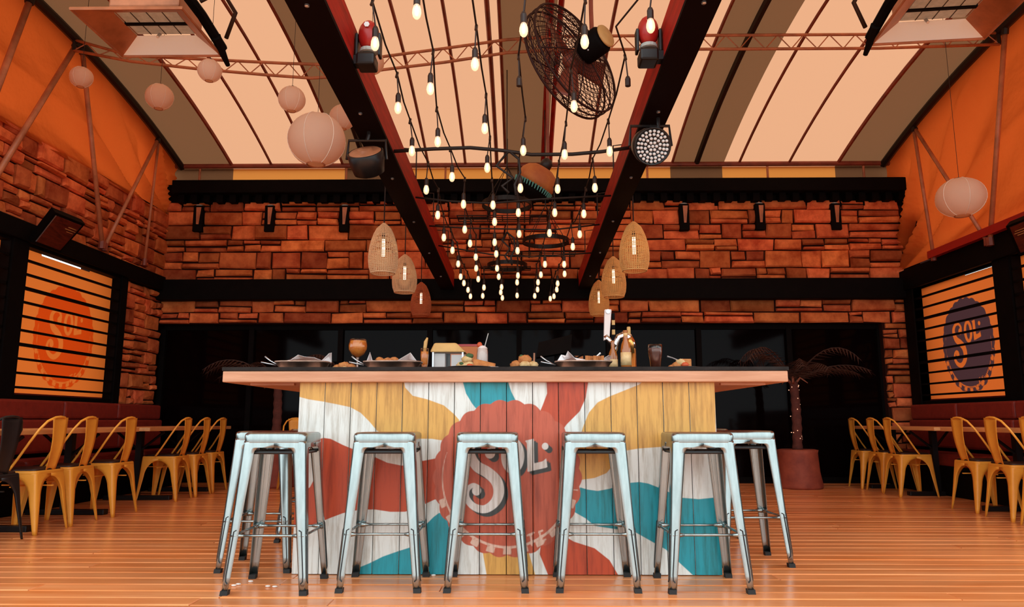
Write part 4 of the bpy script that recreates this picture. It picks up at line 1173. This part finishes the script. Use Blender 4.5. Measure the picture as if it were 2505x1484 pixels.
# ================================================================ stage lights
def moving_head(px, py, y, s, label):
    p = at_y(px, py, y); xb = -.91 if s > 0 else .77
    t = thing('moving_head_light', label, 'stage light', (xb+s*.075, y, p.z))
    MB().box(-.055, .045, -.06, .06, -.155, -.085).build('base_box', 'par', t, bevel=.012)
    MB().box(-.10 if s > 0 else .03, -.03 if s > 0 else .10, -.03, .03, -.14, -.09).build('clamp', 'par', t)
    for q in (-1, 1):
        MB().box(q*.062-.008, q*.062+.008, -.03, .03, -.09, .04).build('yoke_arm', 'par', t, bevel=.005)
    MB().ball((0, 0, .035), .068, 16, 10, (.85, .85, 1.3)).build('head_shell', 'red', t, smooth=True)
    MB().lathe([(.045,0),(.048,.02),(.038,.024)], 16, (0, 0, -.045), axis=(0,0,-1)).build('lens', 'ceramic', t)
    MB().lathe([(.016,0),(.016,.003)], 6, (.0, -.062, .07), axis=(0,-1,0)).build('emblem', 'parlens', t)
moving_head(886, 103, 3.75, 1, 'dark red moving-head light clamped to the lantern-side beam')
moving_head(1602, 92, 3.75, -1, 'dark red moving-head light clamped beside the big fan')
def par(px, py, y, X, face, label, back=False):
    """face: direction of the lens"""
    p = at_y(px, py, y); f = Vector(face).normalized()
    t = thing('par_light', label, 'stage light', p)
    MB().lathe([(.06,-.16),(.10,-.14),(.115,-.06),(.118,0),(.112,.004),(.105,-.01),(0,-.012)], 26, axis=f).build('housing', 'par', t, smooth=True)
    R = Vector((0,0,1)).rotation_difference(f).to_matrix()
    n = 0
    if back: MB().lathe([(.108,0),(.10,.006),(.05,.008),(.048,.02),(0,.021)], 24, axis=f).build('end_plate', 'pole', t, smooth=True)  # orange colour paints the roof light on the end plate
    for ring, cnt in () if back else ((.0,1),(.024,6),(.048,12),(.072,18),(.093,22)):
        for k in range(cnt):
            a = 2*PI*k/cnt+ring*9
            MB().lathe([(.0095,-.008),(.0095,.002),(.005,.006),(0,.007)], 8, R @ Vector((ring*math.cos(a), ring*math.sin(a), 0)), axis=f).build('led_lens', 'parlens', t)
    side = R @ Vector((0, 1, 0)); side = Vector((1,0,0)) if abs(f.x) < .7 else Vector((0,1,0))
    upv = Vector((0,0,1))
    MB().tube([side*.13-f*.05, side*.12-f*.05+upv*.13, -side*.12-f*.05+upv*.13, -side*.13-f*.05], .010, 6).build('bracket', 'par', t)
    s = -1 if p.x > X else 1
    MB().tube([upv*.13-f*.05, Vector((X-p.x, -f.y*.05, .13)), Vector((X-p.x, -f.y*.05, beam_z(y)+.03-p.z))], .013, 6).build('clamp_arm', 'par', t)
    return t
par(1597, 358, 4.35, .86, (.12,-.9,-.42), 'round LED spotlight facing the camera with rows of pale lenses')
par(893, 372, 4.55, -1.0, (-.10,-.62,.75), 'LED spotlight under the dark beam with orange-lit end plate', True)

# ================================================================ big drum fan
def fan(px, py, depth, D, nrm, label, name='drum_fan'):
    c = CP + ray(px, py)*depth; n = Vector(nrm).normalized()
    t = thing(name, label, 'fan', c)
    R = Vector((0,0,1)).rotation_difference(n).to_matrix(); r = D/2
    W = lambda x, y, z: R @ Vector((x, y, z))
    circ = lambda rr, z, k=48: [W(rr*math.cos(2*PI*j/k), rr*math.sin(2*PI*j/k), z) for j in range(k)]
    MB().tube(circ(r, -.05), .009, 6, closed=True).tube(circ(r, .05), .009, 6, closed=True).tube(circ(r*1.01, 0), .006, 6, closed=True).build('cage_rim', 'fanmesh', t, smooth=True)
    for sgn, nm in ((1, 'rear_guard'), (-1, 'front_guard')):
        m = MB()
        dome = lambda q: sgn*(.05+.07*(1-q*q))
        for k in range(1, 14): m.tube(circ(r*k/14, dome(k/14), 40), .0026, 4, closed=True)
        for k in range(44):
            a = 2*PI*k/44
            m.tube([W(r*q*math.cos(a+.5*q*sgn), r*q*math.sin(a+.5*q*sgn), dome(q)) for q in (.12,.35,.6,.82,1)], .0026, 4, cap=False)
        for k in range(6):
            a = 2*PI*k/6
            m.tube([W(r*q*math.cos(a), r*q*math.sin(a), dome(q)+sgn*.004) for q in (.1,.4,.7,1)], .005, 5, cap=False)
        m.build(nm, 'fanmesh', t)
    for k in range(3):
        a = 2*PI*k/3+.9
        m = MB().grid(lambda u, v: W(r*(.12+.80*u)*math.cos(a+(v-.5)*(.55-.15*u)), r*(.12+.80*u)*math.sin(a+(v-.5)*(.55-.15*u)), (v-.5)*.09), 8, 4)
        m.build('blade', 'fanblade', t, smooth=True, solid=.003)
    MB().lathe([(.0,-.04),(.06,-.04),(.07,.0),(.06,.05),(0,.05)], 18, axis=n).build('hub', 'fanblade', t, smooth=True)
    mt = MB().lathe([(.05,.09),(.095,.11),(.10,.15),(.10,.28),(.08,.31),(0,.31)], 20, axis=n).build('motor', 'black', t, smooth=True)
    MB().lathe([(.085,.315),(.088,.32),(.08,.335),(0,.337)], 20, axis=n).build('motor_cap', 'tan', mt, smooth=True)
    for k in range(4):
        a = 2*PI*k/4; MB().ball(W(.1*math.cos(a), .1*math.sin(a), .2), .008, 6, 4).build('bolt', 'silver', mt)
    q = W(0, 0, .2)
    MB().tube([q, q+Vector((0,.05,.3)), Vector((q.x, q.y+.05, roof_z(c.y)-c.z))], .016, 8).build('hanging_pole', 'rib', t)
    return t
right = Vector((math.cos(YAW), math.sin(YAW), 0))
vd = ray(1400,150).normalized(); upv = right.cross(vd)
nrm = -vd*.47 + (right*250+upv*180).normalized()*.88
fan(1398, 150, 5.4, .88, nrm, 'big round caged fan tilted above the bar with a black motor')

# drum-shaped ochre lamp behind the strings
c = CP + ray(1308, 450)*7.0
t = thing('dome_lamp', 'ochre dome shade with teal fringe and black underside among the bulbs', 'lamp', c)
ax = (right*.45+Vector((0,0,1))*.80-vd*.15).normalized(); Rm = Vector((0,0,1)).rotation_difference(ax).to_matrix()
MB().lathe([(.19,-.02),(.195,.03),(.185,.09),(.15,.14),(.10,.17),(0,.18)], 26, axis=ax).build('shade', 'ochre', t, smooth=True)
for k in range(40):
    a = 2*PI*k/40
    p0 = Rm @ Vector((.193*math.cos(a), .193*math.sin(a), -.015)); p1 = Rm @ Vector((.185*math.cos(a+.05), .185*math.sin(a+.05), -.06))
    MB().tube([p0, p1], [.010, .004], 5).build('fringe', 'teal', t)
MB().lathe([(.18,-.02),(.15,-.09),(.09,-.14),(0,-.15)], 22, axis=ax).build('underside', 'black', t, smooth=True)
MB().lathe([(.06,.16),(.055,.24),(.03,.27)], 14, axis=ax).build('neck', 'ribk', t, smooth=True)
q = ax*.25
MB().tube([q, Vector((q.x, q.y, roof_z(c.y)-c.z))], .014, 8).build('rod', 'rib', t)

# ================================================================ hanging iron rings with racks
def ring(px, py, wpx, D, label, rack, drop=.16):
    depth = D*FPX/wpx; c = CP + ray(px, py)*depth
    t = thing('hanging_ring', label, 'rack', c); r = D/2
    m = MB()
    k = 40
    for rr, z in ((r, -.025), (r, .025), (r-.012, .025), (r-.012, -.025)): m.v += [(rr*math.cos(2*PI*j/k), rr*math.sin(2*PI*j/k), z) for j in range(k)]
    for a in range(4):
        for j in range(k): m.f.append((a*k+j, a*k+(j+1) % k, ((a+1) % 4)*k+(j+1) % k, ((a+1) % 4)*k+j))
    m.build('band', 'blackm', t, smooth=False)
    for j in range(4):
        a = PI/4+PI/2*j
        MB().tube([(r*math.cos(a), r*math.sin(a), -.02), (r*math.cos(a), r*math.sin(a), -drop)], .007, 5).build('drop_rod', 'blackm', t)
        MB().tube([(r*math.cos(a), r*math.sin(a), .02), (0, 0, .45)], .004, 5).build('suspension_wire', 'blackm', t)
    MB().tube([(0, 0, .45), (0, 0, roof_z(c.y)-c.z)], .006, 5).build('hanging_rod', 'blackm', t)
    x0, x1 = rack
    for i in range(4): MB().tube([(x0, -.12+.08*i, -drop), (x1, -.12+.08*i, -drop)], .006, 5).build('rack_wire', 'blackm', t)
    for i in range(7):
        x = x0+(x1-x0)*i/6; MB().tube([(x, -.13, -drop), (x, .13, -drop)], .005, 5).build('rack_wire', 'blackm', t)
ring(1335, 590, 114, .56, 'black iron ring hanging highest on the spotlight side with a wire rack', (-.45, .35))
ring(1241, 650, 98, .52, 'lower black iron ring hanging close to the stone wall', (-.30, .30), .035)
ring(1240, 500, 122, .56, 'black iron ring half hidden behind the ochre dome lamp', (-.55, .45))

# ================================================================ wall sconces
for k, (px, py) in enumerate(((487,537),(661,537),(843,537),(1673,533),(1858,532),(2043,532))):
    p = at_y(px, py, YB-.06)
    t = thing('wall_sconce', 'slim black wall light, '+('first', 'second', 'third')[k if k < 3 else 5-k]+' from the stone wall end above the '+('orange-logo' if k < 3 else 'dark-logo')+' window', 'wall light', p, 0, 'black wall lights along the stone wall')
    MB().box(-.065, .065, -.05, .06, -.18, .19).build('housing', 'black', t, bevel=.006)
    MB().hexa([(-.012,-.060,-.08),(.020,-.060,-.08),(.020,-.05,-.08),(-.012,-.05,-.08)], [(-.022,-.060,.16),(.045,-.060,.16),(.045,-.05,.16),(-.022,-.05,.16)]).build('face_reflection', 'pole', t)  # orange strip paints a reflection on the housing face
    MB().lathe([(.05,0),(.05,.012)], 12, (0,0,.19)).build('top_lens', 'ceramic', t)

# ================================================================ menu screens on the side headers
def screen(cn, label):
    cn = [Vector(p) for p in cn]; c = sum(cn, Vector())/4
    t = thing('menu_screen', label, 'screen', c)
    n = (cn[1]-cn[0]).cross(cn[3]-cn[0]).normalized()
    if n.dot(CP-c) < 0: n = -n
    big = [c+(p-c)*1.16 for p in cn]
    MB().hexa([p-c-n*.07 for p in big], [p-c-n*.004 for p in big]).build('housing', 'black', t)
    MB().hexa([p-c-n*.006 for p in cn], [p-c+n*.001 for p in cn]).build('display', 'screen', t)
    e = (cn[3]-cn[0])
    MB().tube([cn[0]-c, cn[3]-c], .006, 5).build('bezel_strip', 'silver', t)
    u = (cn[1]-cn[0]); v = (cn[3]-cn[0])
    for r_, (a0, a1) in ((.20,(.62,.92)),(.28,(.55,.95)),(.36,(.66,.90)),(.66,(.5,.8)),(.74,(.45,.85)),(.82,(.6,.8))):
        q0 = cn[0]+u*a0+v*r_-c+n*.002; q1 = cn[0]+u*a1+v*r_-c+n*.002
        MB().tube([q0, q1], .004, 4).build('text_line', 'tan', t)
    sgn = -1 if c.x < 0 else 1
    MB().tube([Vector((0,0,0))-n*.06, Vector(((XL if sgn < 0 else XR)-c.x, 0, .05))], .02, 8).build('wall_arm', 'black', t)
screen([at_x(137,527,-4.52), at_x(200,552,-4.52), at_x(147,612,-4.80), at_x(88,590,-4.80)], 'black menu screen tilted out over the orange-logo window header')
a = at_x(2470,556,4.85); b = at_x(2497,618,5.08)
screen([Vector((4.85, a.y-.62, a.z)), a, b, Vector((5.08, b.y-.62, b.z))], 'dark menu screen tilted out over the dark-logo window header')

# ================================================================ potted palms in front of the glass
def palm(x, y, label, seed, hgt=1.30, glow=True):
    r = random.Random(seed)
    t = thing('potted_palm', label, 'palm', (x, y, 0))
    MB().lathe([(.27,0),(.28,.03),(.25,.20),(.235,.42),(.245,.46),(.20,.47),(0,.46)], 24).build('planter', 'pot', t, smooth=True)
    tr = []
    rad = []
    for i in range(16):
        q = i/15; tr.append((.015*math.sin(3*q), 0, .44+q*(hgt-.44))); rad.append((.065 if i % 2 else .055)*(1-.15*q))
    tk = MB().tube(tr, rad, 12).build('trunk', 'trunk', t, smooth=True)
    for k in range(16 if glow else 0):
        a = r.uniform(PI, 2*PI); z = r.uniform(.5, hgt)
        MB().ball((.062*math.cos(a), .062*math.sin(a), z), .007, 6, 4).build('fairy_light', 'spark', tk)
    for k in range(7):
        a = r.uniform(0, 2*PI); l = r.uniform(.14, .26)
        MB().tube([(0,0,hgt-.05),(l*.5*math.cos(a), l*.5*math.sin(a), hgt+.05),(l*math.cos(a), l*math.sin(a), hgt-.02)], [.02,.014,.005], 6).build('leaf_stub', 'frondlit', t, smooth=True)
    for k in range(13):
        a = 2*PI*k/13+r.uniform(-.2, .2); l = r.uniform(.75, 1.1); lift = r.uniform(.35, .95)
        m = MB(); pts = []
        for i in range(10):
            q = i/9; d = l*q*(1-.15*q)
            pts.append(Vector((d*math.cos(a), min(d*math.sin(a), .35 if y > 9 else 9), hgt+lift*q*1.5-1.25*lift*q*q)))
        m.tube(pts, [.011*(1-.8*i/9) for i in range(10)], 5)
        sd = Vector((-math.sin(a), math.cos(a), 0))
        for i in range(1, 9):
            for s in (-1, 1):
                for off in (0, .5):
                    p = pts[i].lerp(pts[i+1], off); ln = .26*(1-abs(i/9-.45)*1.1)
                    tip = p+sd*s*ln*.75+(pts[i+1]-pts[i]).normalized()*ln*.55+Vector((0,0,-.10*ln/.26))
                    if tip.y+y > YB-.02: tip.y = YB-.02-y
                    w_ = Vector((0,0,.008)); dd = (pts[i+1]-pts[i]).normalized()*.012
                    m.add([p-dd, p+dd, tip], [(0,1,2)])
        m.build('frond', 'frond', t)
palm(3.42, 9.35, 'palm in a terracotta-red planter with fairy lights round its trunk', 5)
palm(-3.12, 9.42, 'potted palm added for fronds reflected in the dark glass behind the mustard chairs', 8, 1.25, False)  # added palm, stands in for fronds reflected in the glass

# crumbs on the floor by the stool feet
for k, (px, py) in enumerate(((613,1423),(655,1435),(672,1436),(572,1433),(1060,1408),(583,1430))):
    p = at_z(px, py, 0)
    m = MB().ball((0,0,.004), .010, 6, 4, (1.4, 1, .5)); o = m.build('paper_scrap', 'chip', None)
    o.location = p; tag(o, 'tiny white scrap lying on the floorboards near the bar stools', 'scrap', 'scraps on the floor')
